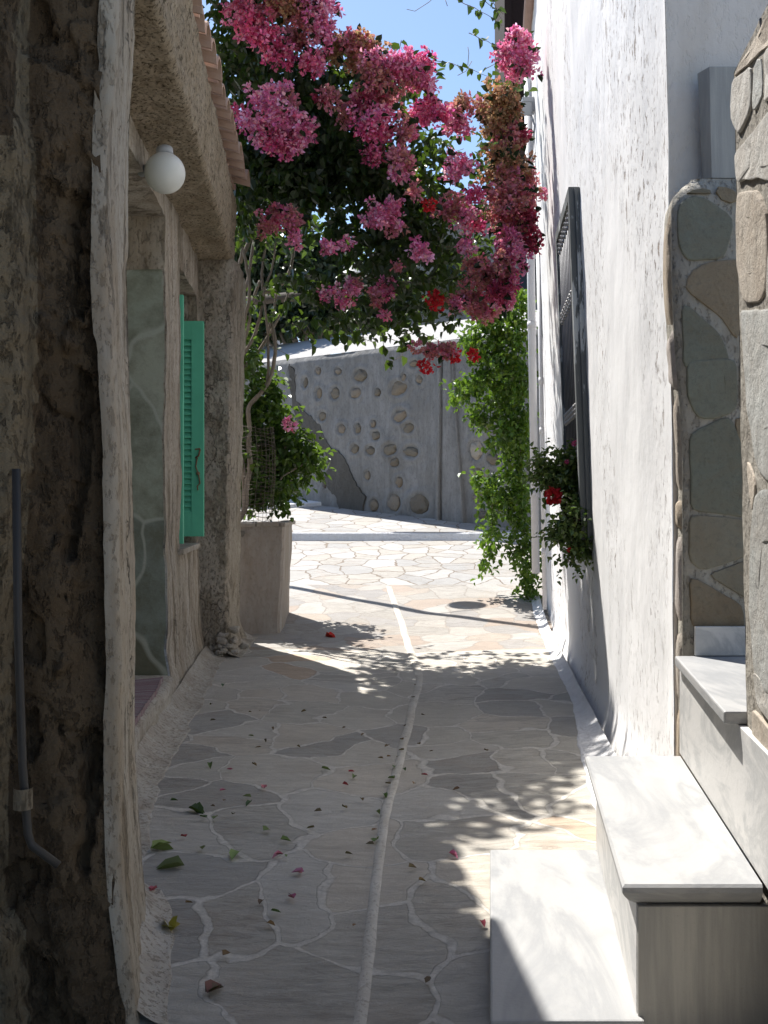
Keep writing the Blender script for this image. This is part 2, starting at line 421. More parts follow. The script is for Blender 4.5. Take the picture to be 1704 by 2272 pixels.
# ------------------------------------------------------------------ ground
GPROF = [(-20, -1.35), (1, -1.23), (2.4, -1.2), (3.5, -1.16), (6, -1.15), (8, -1.14), (9, -1.12), (10, -1.05), (11, -.94), (12, -.81), (13, -.68), (14.2, -.545), (60, 4.0)]
GUT = [(1.0, -.13), (2.43, -.059), (3.93, 0.0), (5.4, .115), (6.95, .235), (7.25, .232), (8.3, .2), (9.67, .156), (11.2, .05)]
def gz(x, y):
    z = interp(y, GPROF)
    if 1 < y < 11.2:
        d = abs(x - interp(y, GUT)); z -= .03 * max(0, 1 - d / .9) * smooth(11.2, 9, y)
    return z + .008 * nz((x, y, 0), 1.7) * (1 if y < 14 else 0)

def ground_mesh(name, xs, ys, mat, dz=0.0, zf=gz):
    mb = MB(); mb.grid(lambda u, v: (u, v, zf(u, v) + dz), xs, ys)
    return struct(mb.build(name, mat, shade=True))
xs = [-60, -30, -15, -8, -5, -3] + frange(-2, 3, .1) + [4, 6, 10, 20, 40, 60]
ground_mesh('ground', xs, [-40, -20, -8, -4, -2] + frange(-1, 14.2, .1) + [16, 20, 30, 60], M_street, dz=-.006)
# alley slabs, worn slabs at the mouth of the alley
def strip_sheet(name, y0, y1, xl, xr, mat, dz):
    mb = MB(); vs = frange(y0, y1, .08)
    mb.grid(lambda u, v: ((lambda x: (x, v, gz(x, v) + dz))(lerp(xl(v), xr(v), u))), frange(0, 1, 1 / 36), vs)
    return struct(mb.build(name, mat, shade=True))
strip_sheet('alley_paving', -4, 8.1, lambda y: -2.2, lambda y: 2.2, M_alley, 0.0)
strip_sheet('worn_paving', 8.1, 11.3, lambda y: -2.6, lambda y: 2.6, M_mid, 0.0)
# white gutter line
mb = MB()
gp = []
for y in frange(1.0, 11.2, .06): gp.append((interp(y, GUT), y))
rows = []
for k, (x, y) in enumerate(gp):
    w = (.009 + .006 * smooth(3, 6, y)) + .003 * nz((x, y, 0), 6) + (.006 if y > 7 else 0)
    j = .005 * nz((x, y, 3), 3)
    rows.append([mb.vert((x + j - w - .008, y, gz(x, y) + .002)), mb.vert((x + j - w, y, gz(x, y) + .007)), mb.vert((x + j + w, y, gz(x, y) + .007)), mb.vert((x + j + w + .008, y, gz(x, y) + .002))])
for a, b in zip(rows, rows[1:]):
    for i in range(3): mb.f.append((a[i], a[i + 1], b[i + 1], b[i]))
struct(mb.build('gutter_line', M_gutter, shade=True))

# raised upper path with kerb in front of the far wall
def upz(x, y): return -.43 + .13 * (y - 14.3) + .004 * nz((x, y, 0), 2)
ground_mesh('upper_path', frange(-6, 8, .25), frange(14.32, 22, .25), M_street, zf=upz)
mb = MB()
def kerb_pt(x, k):
    y = 14.28 + .03 * nz((x, 0, 0), .8); w = .012 * nz((x, 1, 0), 4)
    prof = [(y - .02, gz(x, 14.2) - .05), (y, -.56), (y + .01 + w, -.46 + w * .5), (y + .035 + w, -.432 + w * .4), (y + .14, -.418), (y + .2, -.45)]
    return (x, prof[k][0], prof[k][1])
mb.grid(lambda u, v: kerb_pt(u, int(v)), frange(-6, 8, .08), [0, 1, 2, 3, 4, 5])
struct(mb.build('kerb', M_white, shade=True))
# low platform at the left of the upper path
mb = MB()
pl = [P(600, 1135, 16.5), P(725, 1130, 17.0), P(728, 1125, 17.6), P(500, 1105, 20.0), P(440, 1118, 16.8)]
pts = [(p.x, p.y) for p in pl]
top = [mb.vert((x, y, upz(x, y) + .06)) for x, y in pts]; bot = [mb.vert((x, y, upz(x, y) - .1)) for x, y in pts]
mb.f.append(tuple(top))
for i in range(5): mb.f.append((bot[i], bot[(i + 1) % 5], top[(i + 1) % 5], top[i]))
struct(mb.build('platform', M_white, bevel=.015, merge=True))

# ------------------------------------------------------------------ left house
def wl(y): return -1.188 - .071 * (y - 5.35)
def fas(y): return -.518 - .077 * y
house = thing('stucco_house', 'low weathered stucco house with tiled eave and green shutters on the left of the alley', 'house', (-2.0, 5.5, -1.2))
Z_SOF, Z_TOP = 1.77, 2.27
DOOR = (3.0, 5.98, 1.60)
WIN = (6.66, 7.62, -.31, 1.47)
def lwall(y, z):
    n = .014 * fbm((wl(y), y, z), 2.2, 4) + .006 * nz((0, y, z), 14, 3)
    flare = .10 * smooth(-.75, -1.2, z) ** 2 + .03 * smooth(-.2, -1.1, z)
    return (wl(y) + n + flare * .45, y, z)
mb = MB()
ys = with_edges(frange(3.0, 8.6, .045), [DOOR[1], WIN[0], WIN[1]])
zs = with_edges(frange(-1.3, 1.9, .045), [DOOR[2], WIN[2], WIN[3]])
inside = lambda y, z: (DOOR[0] < y < DOOR[1] and z < DOOR[2]) or (WIN[0] < y < WIN[1] and WIN[2] < z < WIN[3])
mb.grid(lwall, ys, zs, skip=inside)
# window reveals
def rev(mb, y, z0, z1, depth):
    mb.grid(lambda u, v: (lwall(y, v)[0] - u, y + .006 * nz((u, y, v), 8), v), frange(0, depth, .05), [z for z in zs if z0 - .001 <= z <= z1 + .001])
def revh(mb, z, y0, y1, depth):
    mb.grid(lambda u, v: (lwall(v, z)[0] - u, v, z + .006 * nz((u, v, z), 8)), frange(0, depth, .05), [y for y in ys if y0 - .001 <= y <= y1 + .001])
rev(mb, WIN[0], WIN[2], WIN[3], .5); rev(mb, WIN[1], WIN[2], WIN[3], .5); revh(mb, WIN[3], WIN[0], WIN[1], .5); revh(mb, WIN[2], WIN[0], WIN[1], .5)
revh(mb, DOOR[2], DOOR[0], DOOR[1], .55)
# far end gable
mb.grid(lambda u, v: (u, 8.6, v), frange(-4, wl(8.6), .5), frange(-1.3, 2.2, .5))
mb.build('wall', M_lhouse, house, shade=True, merge=True)
# end pilaster with roughcast face
def pil_front(z): return interp(z, [(-1.2, -1.13), (-1.0, -1.15), (-.4, -1.15), (.5, -1.13), (1.8, -1.10)])
mb = MB()
path = [(0, -.34, 7.8), (.2, -.22, 7.79), (.5, -.08, 7.79), (.75, -.02, 7.8), (.9, -.004, 7.83), (1, 0, 7.88), (1.3, -.005, 8.2), (2, -.02, 8.62)]
us = frange(0, 2, .05)
def pil(u, z):
    a = interp(u, [(p[0], p[1]) for p in path]); b = interp(u, [(p[0], p[2]) for p in path])
    q = (pil_front(z) + a, b, z)
    d = .013 * fbm(q, 6, 4, 5) + .05 * smooth(-.9, -1.2, z) * (.4 + .9 * abs(fbm(q, 5, 3, 9)))
    return (q[0] + d * smooth(.4, 1, u), q[1] - d * (1 - smooth(.8, 1.3, u)), z)
mb.grid(pil, us, frange(-1.25, 1.78, .03))
mb.build('pilaster', M_pil, house, shade=True)
# eave slab with roughcast soffit and fascia
mb = MB()
prof = [(-.30, Z_SOF - .02), (-.15, Z_SOF), (-.02, Z_SOF + .002), (0, Z_SOF + .02), (.004, Z_SOF + .15), (.01, Z_SOF + .3), (.015, Z_TOP - .02), (-.03, Z_TOP), (-.6, Z_TOP + .02)]
pu = [0]
for a, b in zip(prof, prof[1:]): pu.append(pu[-1] + math.hypot(a[0] - b[0], a[1] - b[1]))
us = frange(0, pu[-1], .022)
us = with_edges(us, pu)
def eave(u, y):
    a = interp(u, list(zip(pu, [p[0] for p in prof]))); b = interp(u, list(zip(pu, [p[1] for p in prof])))
    q = (fas(y) + a, y, b); d = .012 * fbm(q, 11, 4, 2) + .006 * nz(q, 45)
    out = smooth(pu[2] - .03, pu[3] + .03, u)
    return (q[0] + d * out, y, q[2] - d * (1 - out))
vs = frange(1.2, 8.04, .03)
mb.grid(eave, us, vs)
mb.grid(lambda u, v: (fas(8.04) - .62 * u, 8.04, Z_SOF + (Z_TOP - Z_SOF) * v), [0, 1], [0, 1])
mb.build('eave', M_rough, house, shade=True)
# inner soffit strip between slab and wall
mb = MB(); mb.grid(lambda u, v: (wl(v) - .4 + u * (fas(v) - .28 - wl(v) + .4), v, Z_SOF - .012 + .006 * nz((u, v, 0), 5)), [0, .5, 1], frange(1.2, 8.3, .1))
mb.build('soffit', M_lime, house, shade=True)
# roof sheet
mb = MB(); mb.grid(lambda u, v: (fas(v) - .08 - u, v, Z_TOP + .03 + .27 * u), [0, .6, 1.4, 2.2], frange(1.0, 8.04, .5))
mb.build('roof', M_tile, house)
# barrel tiles along the eave
def barrel(y, up, r, L, x_out, name):
    mb = MB(); ny = 9; nl = 4; sl = .27
    jit = random.uniform(-.012, .012); jz = random.uniform(-.006, .006)
    for layer, rr in ((0, r), (1, r - .014)):
        for j in range(nl + 1):
            for i in range(ny):
                a = math.pi * i / (ny - 1)
                taper = 1 - .12 * j / nl
                yy = y - rr * taper * math.cos(a); zz = rr * taper * math.sin(a) * (1 if up else -1)
                xx = fas(y) + interp(y, [(4.7, x_out - .09), (8.04, x_out + .01)]) + jit - L * j / nl
                mb.vert((xx, yy, Z_TOP + .035 + jz + (.035 if up else .075) + zz * (1.15 if up else .8) + sl * (L * j / nl)))
    n = (nl + 1) * ny
    for j in range(nl):
        for i in range(ny - 1):
            k = j * ny + i; f = (k, k + 1, k + ny + 1, k + ny)
            mb.f.append(f); mb.f.append(tuple(reversed([q + n for q in f])))
    for i in range(ny - 1): mb.f.append((i, n + i, n + i + 1, i + 1))
    for j in range(nl):
        for i in (0, ny - 1):
            k = j * ny + i; mb.f.append((k, k + ny, k + ny + n, k + n))
    return mb.build(name, M_tile, house, shade=False)
mb = MB()
mb.hexa([(fas(1) - .3, 1.0, Z_TOP + .02), (fas(1) + .10, 1.0, Z_TOP + .02), (fas(4.72) + .08, 4.72, Z_TOP + .02), (fas(4.72) - .3, 4.72, Z_TOP + .02),
         (fas(1) - .3, 1.0, Z_TOP + .09), (fas(1) + .10, 1.0, Z_TOP + .09), (fas(4.72) + .08, 4.72, Z_TOP + .09), (fas(4.72) - .3, 4.72, Z_TOP + .09)])
mb.build('roof_edge', M_rough, house, bevel=.01, merge=True)
y = 4.82
while y < 8.0:
    barrel(y, True, .088, .45, .11, 'roof_tile')
    barrel(y + .1, False, .075, .45, .0, 'pan_tile')
    y += .2
# door recess
mb = MB()
mb.grid(lambda u, v: (lwall(DOOR[1], v)[0] - .012 - u, DOOR[1] + .006 * nz((u, 0, v), 3), v), frange(0, .6, .06), frange(-1.02, 1.36, .06))
mb.build('door_reveal', M_greenstone, house, shade=True)
mb = MB()
mb.grid(lambda u, v: (lwall(DOOR[1], v)[0] + .004 - u, DOOR[1] - .012 + .014 * fbm((u, 0, v), 9, 3), v), frange(0, .6, .04), frange(1.3, DOOR[2] + .03, .04))
mb.build('lintel_plaster', M_lime, house, shade=True)
mb = MB(); mb.box((-1.9, 3.0, -1.2), (-1.75, 5.98, 1.7)); mb.build('door_back', M_greenstone, house)
mb = MB(); mb.box((-1.75, 5.935, -1.02), (-1.245, 5.975, -.995)); mb.build('green_rail', M_green, house)
# door threshold and lime skirting at the foot of the wall
mb = MB()
def sill(u, y):
    pr = [(0, .0, -1.3), (.25, -.02, -1.0), (.35, -.05, -.985), (1, -.6, -.985)]
    a = interp(u, [(p[0], p[1]) for p in pr]); b = interp(u, [(p[0], p[2]) for p in pr])
    q = (wl(y) + .075 + a, y, b); d = .012 * fbm(q, 5, 3, 4)
    return (q[0] + d, y, b - .03 * smooth(5.3, 4.2, y) + d * .4)
mb.grid(sill, frange(0, 1, .05), frange(3.1, 5.96, .06))
mb.build('threshold', M_skirt, house, shade=True)
def skirt(name, xw, y0, y1, wid, hgt, side, mat, parent, seed):
    mb = MB()
    def fn(u, y):
        w = wid(y) * (1 + .18 * nz((0, y, 0), 2.5, seed) + .14 * nz((0, y, 0), 9, seed)); h = hgt * (1 + .3 * nz((0, y, 0), 1.5, seed + 3))
        t = u; x = xw(y) - side * .03 + side * (w + .03) * t
        z = gz(x, y) + .002 + h * (1 - t) ** 2.4 + .004 * (nz((x, y, 0), 16, seed) + .5) * math.sin(math.pi * min(1, t * 1.0)) - .012 * smooth(.9, 1, t)
        return (x, y, z)
    mb.grid(fn, frange(0, 1, .04), frange(y0, y1, .035))
    return mb.build(name, mat, parent, shade=True)
skirt('plaster_skirt', lambda y: wl(y) + .085, 2.95, 7.75, lambda y: interp(y, [(3.0, .24), (3.57, .19), (4.5, .125), (6, .13), (7.7, .12)]), .075, 1, M_skirt, house, 2.0)
skirt('plaster_skirt', lambda y: -1.13, 7.7, 8.7, lambda y: .1, .05, 1, M_skirt, house, 5.0)
# rubble bulge at the foot of the pilaster
mb = MB()
for i in range(14):
    p = (-1.11 + random.uniform(-.09, .1), 7.72 + random.uniform(-.06, .14), -1.13 + random.uniform(0, .22) * (1 - i / 24))
    mb.ball(p, (random.uniform(.025, .045), random.uniform(.025, .045), random.uniform(.015, .03)), 12, 8, .6, i)
mb.build('rubble_footing', M_skirt, house, shade=True)
# window: sill, two louvred shutters folded into the reveal
win = thing('window', '', '', (-1.33, 7.1, -.3)); del win['label']; del win['category']; attach(win, house)
ROOT[win.name] = Vector((-1.33, 7.1, -.3))
mb = MB(); mb.hexa([(-1.6, 6.56, -.338), (wl(6.56) + .035, 6.56, -.338), (wl(7.55) + .035, 7.55, -.338), (-1.6, 7.55, -.338), (-1.6, 6.56, -.302), (wl(6.56) + .035, 6.56, -.302), (wl(7.55) + .035, 7.55, -.302), (-1.6, 7.55, -.302)])
mb.build('sill', M_skirt, win, bevel=.005, merge=True)
mb = MB(); mb.box((-1.83, 6.6, -.3), (-1.8, 7.7, 1.5)); mb.build('pane', M_glass, win)
def shutter(y, x1, w, z0, z1, face):
    """leaf facing -Y (towards the street end), outer edge at x1"""
    mb = MB(); st = .085; th = .018
    x0 = x1 - w
    mb.box((x1 - st, y - th, z0), (x1, y + th, z1)); mb.box((x0, y - th, z0), (x0 + st, y + th, z1))
    mb.box((x0 + st, y - th + .002, z0), (x1 - st, y + th - .002, z0 + .17)); mb.box((x0 + st, y - th + .002, z1 - .13), (x1 - st, y + th - .002, z1))
    n = 30
    for i in range(n):
        zc = lerp(z0 + .19, z1 - .15, i / (n - 1))
        h = .02
        mb.hexa([(x0 + st, y - .013, zc - h - .004), (x1 - st, y - .013, zc - h - .004), (x1 - st, y + .013, zc + h - .004), (x0 + st, y + .013, zc + h - .004),
                 (x0 + st, y - .013, zc - h + .004), (x1 - st, y - .013, zc - h + .004), (x1 - st, y + .013, zc + h + .004), (x0 + st, y + .013, zc + h + .004)])
    return mb.build('shutter', M_green, win)
sh = shutter(7.52, -1.279, .5, -.256, 1.27, -1)
sh2 = shutter(6.715, -1.272, .48, -.275, 1.30, 1)
mb = MB()
mb.tube([(-1.335, 7.495, .30), (-1.31, 7.485, .315), (-1.30, 7.49, .36)], .006, 6); mb.tube([(-1.335, 7.49, .36), (-1.3, 7.49, .365)], .006, 6)
mb.tube([(-1.32, 7.49, .3), (-1.33, 7.485, .24), (-1.31, 7.485, .18), (-1.3, 7.485, .12), (-1.32, 7.485, .1), (-1.315, 7.485, .07)], .005, 6)
mb.ball((-1.315, 7.49, .19), .014, 8, 6); mb.build('latch', M_rust, win)

# ------------------------------------------------------------------ near crumbling wall on the left
oldwall = thing('crumbling_wall', 'dark crumbling earth plastered wall end with pale limewashed corner at the left edge', 'wall', (-1.0, 2.8, -1.2))
LE = [(0, 253), (400, 240), (600, 237), (850, 248), (1000, 258), (1300, 264), (1500, 265), (1600, 257), (1800, 262), (2000, 272), (2150, 288), (2300, 306)]
RE = [(0, 300), (300, 286), (600, 281), (1000, 291), (1250, 300), (1650, 299), (1900, 313), (2050, 331), (2272, 372), (2400, 400)]
FY, EY = 2.42, 3.05
def cor(z):      # corner X at the near face
    return (interp(HY - z * F / FY, LE) - CX) * FY / F
def endx(z):
    return (interp(HY - z * F / EY, RE) - CX) * EY / F
PE = [(-200, 62), (0, 64), (280, 66), (310, 80), (800, 84), (1000, 76), (1200, 58), (1450, 30), (1800, 18), (2000, 20), (2060, 58), (2300, 66)]
mb = MB()
def oface(u, z):
    x = cor(z) - .02 - u
    p = (x, FY, z)
    d = .014 * fbm(p, 3.2, 5, 1) + .007 * fbm(p, 11, 5, 4)
    cr = noise.voronoi(Vector((x * 3.1, z * 2.1, 1.3)) + Vector((fbm(p, 3, 3), fbm(p, 3, 3, 8), 0)) * .45)[0]
    e = cr[1] - cr[0]
    d -= .03 * (1 - smooth(0, .05, e)) * smooth(0, .3, fbm(p, 1.4, 2, 12))
    pat = fbm((x * 1.6, 0, z * .8), 2.4, 5, 20)
    d += .03 * smooth(.0, .03, pat) + .02 * smooth(.28, .31, pat)
    if 0 < u - .05 + .05 * nz(p, 5, 31) < .03 and fbm(p, 3.5, 2, 40) > .22: d -= .06
    px = CX + x * F / FY; edge = interp(HY - z * F / FY, PE)
    k = smooth(edge + 6, edge - 10, px)
    d = d * (1 - .7 * k) + .11 * k
    d -= .05 * (1 - smooth(0, .12, u))
    return (x + .01 * fbm(p, 12, 3, 6), FY - d, z)
uss = frange(0, .42, .0085) + frange(.5, 1.6, .1)
zss = frange(-1.3, 1.3, .0095)
mb.grid(oface, uss, zss)
for i, v in enumerate(mb.v):
    px = CX + v[0] * F / v[1]; py = HY - v[2] * F / v[1]; e = interp(py, PE)
    k = smooth(e + 9, e - 9, px) * smooth(285, 315, py) + smooth(30, 36, px) * smooth(70, 60, px) * smooth(315, 285, py)
    mb.c[i] = (min(1, k), 0, 0)
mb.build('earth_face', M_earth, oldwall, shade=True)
mb = MB()
def ocor(u, z):
    a, b = cor(z), endx(z)
    if u < .25:
        x = a - .03 + .03 * math.sin(u / .25 * math.pi / 2); y = FY + .03 * (1 - math.cos(u / .25 * math.pi / 2)) - .005
    else:
        t = (u - .25) / .75; x = lerp(a, b, t) ; y = lerp(FY + .025, EY, t)
    p = (x, y, z); d = .006 * fbm((x, y, z * .5), 5, 4, 3) + .002 * nz(p, 34) - .006 * smooth(.15, .2, fbm((x, y * 2, z * .4), 4, 4, 33))
    return (x + d, y, z)
mb.grid(ocor, frange(-.0, 1, .03), frange(-1.3, 1.8, .02))
mb.grid(lambda u, z: (endx(z) - u, EY + .008 * nz((u, 0, z), 9), z), frange(0, .5, .05), frange(-1.3, 1.8, .05))
mb.build('lime_corner', M_lime, oldwall, shade=True)
# cement skirt at the foot of the corner
skirt('plaster_skirt', lambda y: interp(y, [(1.8, -.50), (2.42, -.585), (3.05, -.70), (3.2, -.76)]), 2.44, 3.2, lambda y: .10, .11, 1, M_skirt, oldwall, 8.0)
# unseen wall beside and behind the camera, added to cut the sky light
mb = MB(); mb.grid(lambda u, v: (-.93 + .03 * fbm((0, u, v), 2, 3), u, v), frange(-7, 2.2, .3), frange(-1.4, 2.6, .3)); mb.build('light_blocking_wall', M_earthpale, oldwall, shade=True)
mb = MB()
mb.tube([P(36, 1040, 2.25), P(40, 1400, 2.25), P(50, 1700, 2.25), P(62, 1850, 2.25), P(70, 1875, 2.25), P(130, 1920, 2.25)], .009, 10)
mb.build('drainpipe', M_pipe_dark, oldwall, shade=True)
mb = MB()
p = P(52, 1770, 2.25)
for k in range(9):
    a = math.pi * k / 8
    q = p + Vector((-.02 * math.cos(a), -.02 * math.sin(a), 0))
    if k: mb.hexa([tuple(prev - Vector((0, 0, .022))), tuple(q - Vector((0, 0, .022))), tuple(q * 1.0 + Vector((0, -.003, -.022))), tuple(prev + Vector((0, -.003, -.022))),
                   tuple(prev + Vector((0, 0, .022))), tuple(q + Vector((0, 0, .022))), tuple(q + Vector((0, -.003, .022))), tuple(prev + Vector((0, -.003, .022)))])
    prev = q
mb.build('pipe_clip', M_earthpale, oldwall)

# globe lamp under the eave
gl = thing('globe_lamp', 'round white opal globe lamp fixed under the eave beside the doorway', 'lamp', tuple(P(366, 384, 5.0)))
c = P(366, 384, 5.0)
mb = MB(); mb.ball(c, .0955, 40, 24); mb.build('globe', M_globe, gl, shade=True)
mb = MB(); mb.tube([c + Vector((-.02, .06, .06)), c + Vector((-.06, .14, .07)), c + Vector((-.16, .2, .07))], .028, 12); mb.tube([c + Vector((0, 0, .08)), c + Vector((-.004, .01, .115))], .04, 16)
mb.build('bracket', M_box, gl, shade=True)
# rag rug on the threshold
mb = MB()
def rug(u, v):
    x = lerp(wl(v) - .38, wl(v) + .035, u); z = -.965 + .006 * nz((x, v, 0), 14) - .03 * smooth(5.3, 4.2, v) + .03 * smooth(5.3, 5.6, v) * u
    return (x, v, z)
mb.grid(rug, frange(0, 1, .08), frange(4.3, 5.6, .03))
mb.grid(lambda u, v: (wl(v) + .035 + .004 * math.sin(v * 90), v, -.99 + .03 * u - .03 * smooth(5.3, 4.2, v) + .03 * smooth(5.3, 5.6, v)), [0, 1], frange(4.3, 5.6, .03))
tag(mb.build('rag_rug', M_rug, shade=True), 'striped grey and red rag rug lying on the doorway threshold', 'rug')

# ------------------------------------------------------------------ right white house
def xb(y): return .977 + .09 * (y - 3.5)
def lean(y): return interp(y, [(3.6, .012), (5.9, .038), (8, .036), (11, .03)])
rhouse = thing('whitewashed_house', 'tall whitewashed house with rough sunlit wall and grilled window on the right', 'house', (2.0, 7.0, -1.2))
RY0, RY1, RZ1 = 3.72, 10.45, 4.40
RW = (5.9, 6.92, -.22, 1.72)
def rwall(y, z):
    x = xb(y) - lean(y) * (z + 1.15)
    x += .008 * fbm((x, y, z), 1.1, 3, 2) + .004 * fbm((x, y, z * .4), 7, 4, 5)
    x -= .05 * smooth(-.9, -1.2, z) ** 2 * (1 + .3 * nz((0, y, 0), 2))
    x += .03 * smooth(4.3, 3.75, y)
    return (x, y, z)
mb = MB()
ys = with_edges(frange(RY0, RY1, .045), [RW[0], RW[1]])
zs = with_edges(frange(-1.3, RZ1, .05), [RW[2], RW[3]])
mb.grid(rwall, ys, zs, skip=lambda y, z: RW[0] < y < RW[1] and RW[2] < z < RW[3])
for yy in (RW[0], RW[1]):
    mb.grid(lambda u, v: (rwall(yy, v)[0] + u, yy, v), [0, .1, .25], [z for z in zs if RW[2] - .001 <= z <= RW[3] + .001])
for zz in (RW[2], RW[3]):
    mb.grid(lambda u, v: (rwall(v, zz)[0] + u, v, zz), [0, .1, .25], [y for y in ys if RW[0] - .001 <= y <= RW[1] + .001])
# flat roof and far end
mb.grid(lambda u, v: (rwall(v, RZ1)[0] + u, v, RZ1), [0, .4, 4], ys)
mb.grid(lambda u, v: (rwall(RY1, v)[0] + u, RY1, v), [0, .4, 4], zs)
mb.build('wall', M_rwall, rhouse, shade=True, merge=True)
mb = MB(); mb.grid(lambda u, v: (rwall(RY0, v)[0] + .003 + u, RY0 + .004 * nz((u, 0, v), 4), v), frange(0, 1, .05) + [2, 4], frange(-1.3, RZ1, .06))
mb.build('end_wall', M_endwall, rhouse, shade=True)
mb = MB()
mb.grid(lambda u, v: (rwall(v, RZ1)[0] - .03 + .05 * math.cos(u), v, RZ1 + .01 + .04 * math.sin(u)), frange(0, 2 * math.pi, .5), frange(7, RY1 + .02, .2))
mb.build('roof_edge', M_rail, rhouse, shade=True)
skirt('lime_flare', lambda y: xb(y) - .1, 3.3, 10.5, lambda y: interp(y, [(3.4, .16), (5, .1), (6, .035), (10, .06)]), .05, -1, M_white, rhouse, 4.0)
# window with projecting weathered frame and iron grille
rw = bpy.data.objects.new('window', None); COL.objects.link(rw); rw.location = (1.1, 6.4, -.2); ROOT[rw.name] = Vector((1.1, 6.4, -.2)); attach(rw, rhouse)
PR = .058
def wf(y, z, out): # point on the frame, 'out' in front of the wall plane
    return (xb(y) - lean(y) * (z + 1.15) - out, y, z)
def wbar(mb, y0, y1, z0, z1, o0, o1, n=1):
    mb.hexa([wf(y0, z0, o0), wf(y0, z0, o1), wf(y1, z0, o1), wf(y1, z0, o0), wf(y0, z1, o0), wf(y0, z1, o1), wf(y1, z1, o1), wf(y1, z1, o0)])
mb = MB()
wbar(mb, RW[0] - .02, RW[0] + .05, RW[2], RW[3] + .02, -.1, PR)
wbar(mb, RW[1] - .05, RW[1] + .02, RW[2], RW[3] + .02, -.1, PR)
wbar(mb, RW[0] + .05, RW[1] - .05, RW[3] - .04, RW[3] + .02, -.1, PR)
wbar(mb, RW[0] + .05, RW[1] - .05, RW[2], RW[2] + .06, -.1, PR)
wbar(mb, RW[0] - .045, RW[0] - .018, RW[2], RW[3] + .01, -.02, PR * .45)
mb.build('frame', M_frame, rw)
mb = MB(); wbar(mb, RW[0], RW[1], RW[2], RW[3], -.14, -.12); mb.build('pane', M_glass, rw)
mb = MB()
wbar(mb, RW[0] + .05, RW[0] + .48, RW[2] + .06, RW[3] - .04, -.10, -.06); wbar(mb, RW[0] + .5, RW[1] - .05, RW[2] + .06, RW[3] - .04, -.10, -.06)
mb.build('casement', M_brown, rw)
nb = 9
rowsz = [RW[3] - .1, 1.17, .52, .28]
for i in range(nb):
    yy = lerp(RW[0] + .1, RW[1] - .1, i / (nb - 1))
    mb = MB(); mb.tube([wf(yy, RW[2] + .04, PR - .02), wf(yy, RW[3] - .02, PR - .02)], .008, 6)
    bar = mb.build('bar', M_iron, rw, shade=True)
    for zc in rowsz:
        mb = MB()
        for dz in (-.027, 0, .027): mb.ball(wf(yy, zc + dz, PR - .02), (.017, .017, .016), 8, 6)
        mb.build('knot', M_knot, rw, shade=True)
for zc in (.40, RW[3] - .04, 1.24, 1.09):
    mb = MB(); wbar(mb, RW[0] + .05, RW[1] - .05, zc - .012, zc + .012, PR - .03, PR - .024); mb.build('grille_band', M_knot if zc == .4 else M_iron, rw)
# pipes at the far corner
mb = MB()
mb.box((1.0, 0, 0), (1.0, 0, 0)); mb = MB()
def pipe(name, x0, y0, x1, y1, Y, r, mat, sq=False):
    mb = MB(); n = 4 if sq else 12
    mb.tube([P(x0, y0, Y), P((x0 + x1) / 2, (y0 + y1) / 2, Y), P(x1, y1, Y)], r, n)
    for t in (.36, .5, .84):
        c = P(lerp(x0, x1, t), lerp(y0, y1, t), Y); d = Vector((0, 0, .03)); mb.tube([c - d, c + d], r * 1.18, n)
    return mb.build(name, mat, rhouse, shade=not sq)
pipe('downpipe', 1171, 170, 1189, 1272, 9.95, .037, M_pvc)
pipe('cable_pipe', 1196, 560, 1209, 1352, 9.6, .02, M_pvc)
mb = MB(); c = P(1172, 235, 9.75)
mb.box(tuple(c - Vector((.06, .05, .07))), tuple(c + Vector((.06, .05, .07)))); mb.box(tuple(c - Vector((.075, .06, .11))), tuple(c + Vector((.03, -.052, .02))))
mb.build('junction_box', M_box, rhouse, bevel=.012, merge=True)
mb = MB(); mb.tube([c, c + Vector((-.1, -.02, .015)), c + Vector((-.22, -.05, .03)), c + Vector((-.34, -.08, .0))], .022, 10); mb.build('lamp_arm', M_box, rhouse, shade=True)
mb = MB(); mb.tube([c + Vector((0.02, -.05, -.1)), c + Vector((.05, -.06, -.2)), c + Vector((.03, -.04, -.5)), c + Vector((.06, -.02, -.8))], .009, 6)
mb.build('cable', M_box, rhouse, shade=True)

# ------------------------------------------------------------------ marble steps
steps = thing('marble_steps', 'three white marble steps climbing to the gateway in the right foreground', 'steps', (.7, 2.9, -1.2))
YF = 2.34                       # street-side end of the steps
def e1(y): return .234 + .10 * (y - YF)
def e2(y): return .528 + .12 * (y - 2.35)
def e3(y): return .838 + .125 * (y - 2.35)
def slab(name, xa, xbf, y0, y1, z0, z1, mat, bev=.006, par=steps):
    mb = MB()
    mb.hexa([(xa(y0), y0, z0), (xbf(y0), y0, z0), (xbf(y1), y1, z0), (xa(y1), y1, z0), (xa(y0), y0, z1), (xbf(y0), y0, z1), (xbf(y1), y1, z1), (xa(y1), y1, z1)])
    return mb.build(name, mat, par, bevel=bev, merge=True, shade=False)
slab('tread', e1, lambda y: e2(y) + .05, YF, 3.49, -1.18, -1.15, M_marble)
slab('riser', lambda y: e1(y) + .02, lambda y: e2(y) + .04, YF + .02, 3.47, -1.3, -1.1805, M_marbleside)
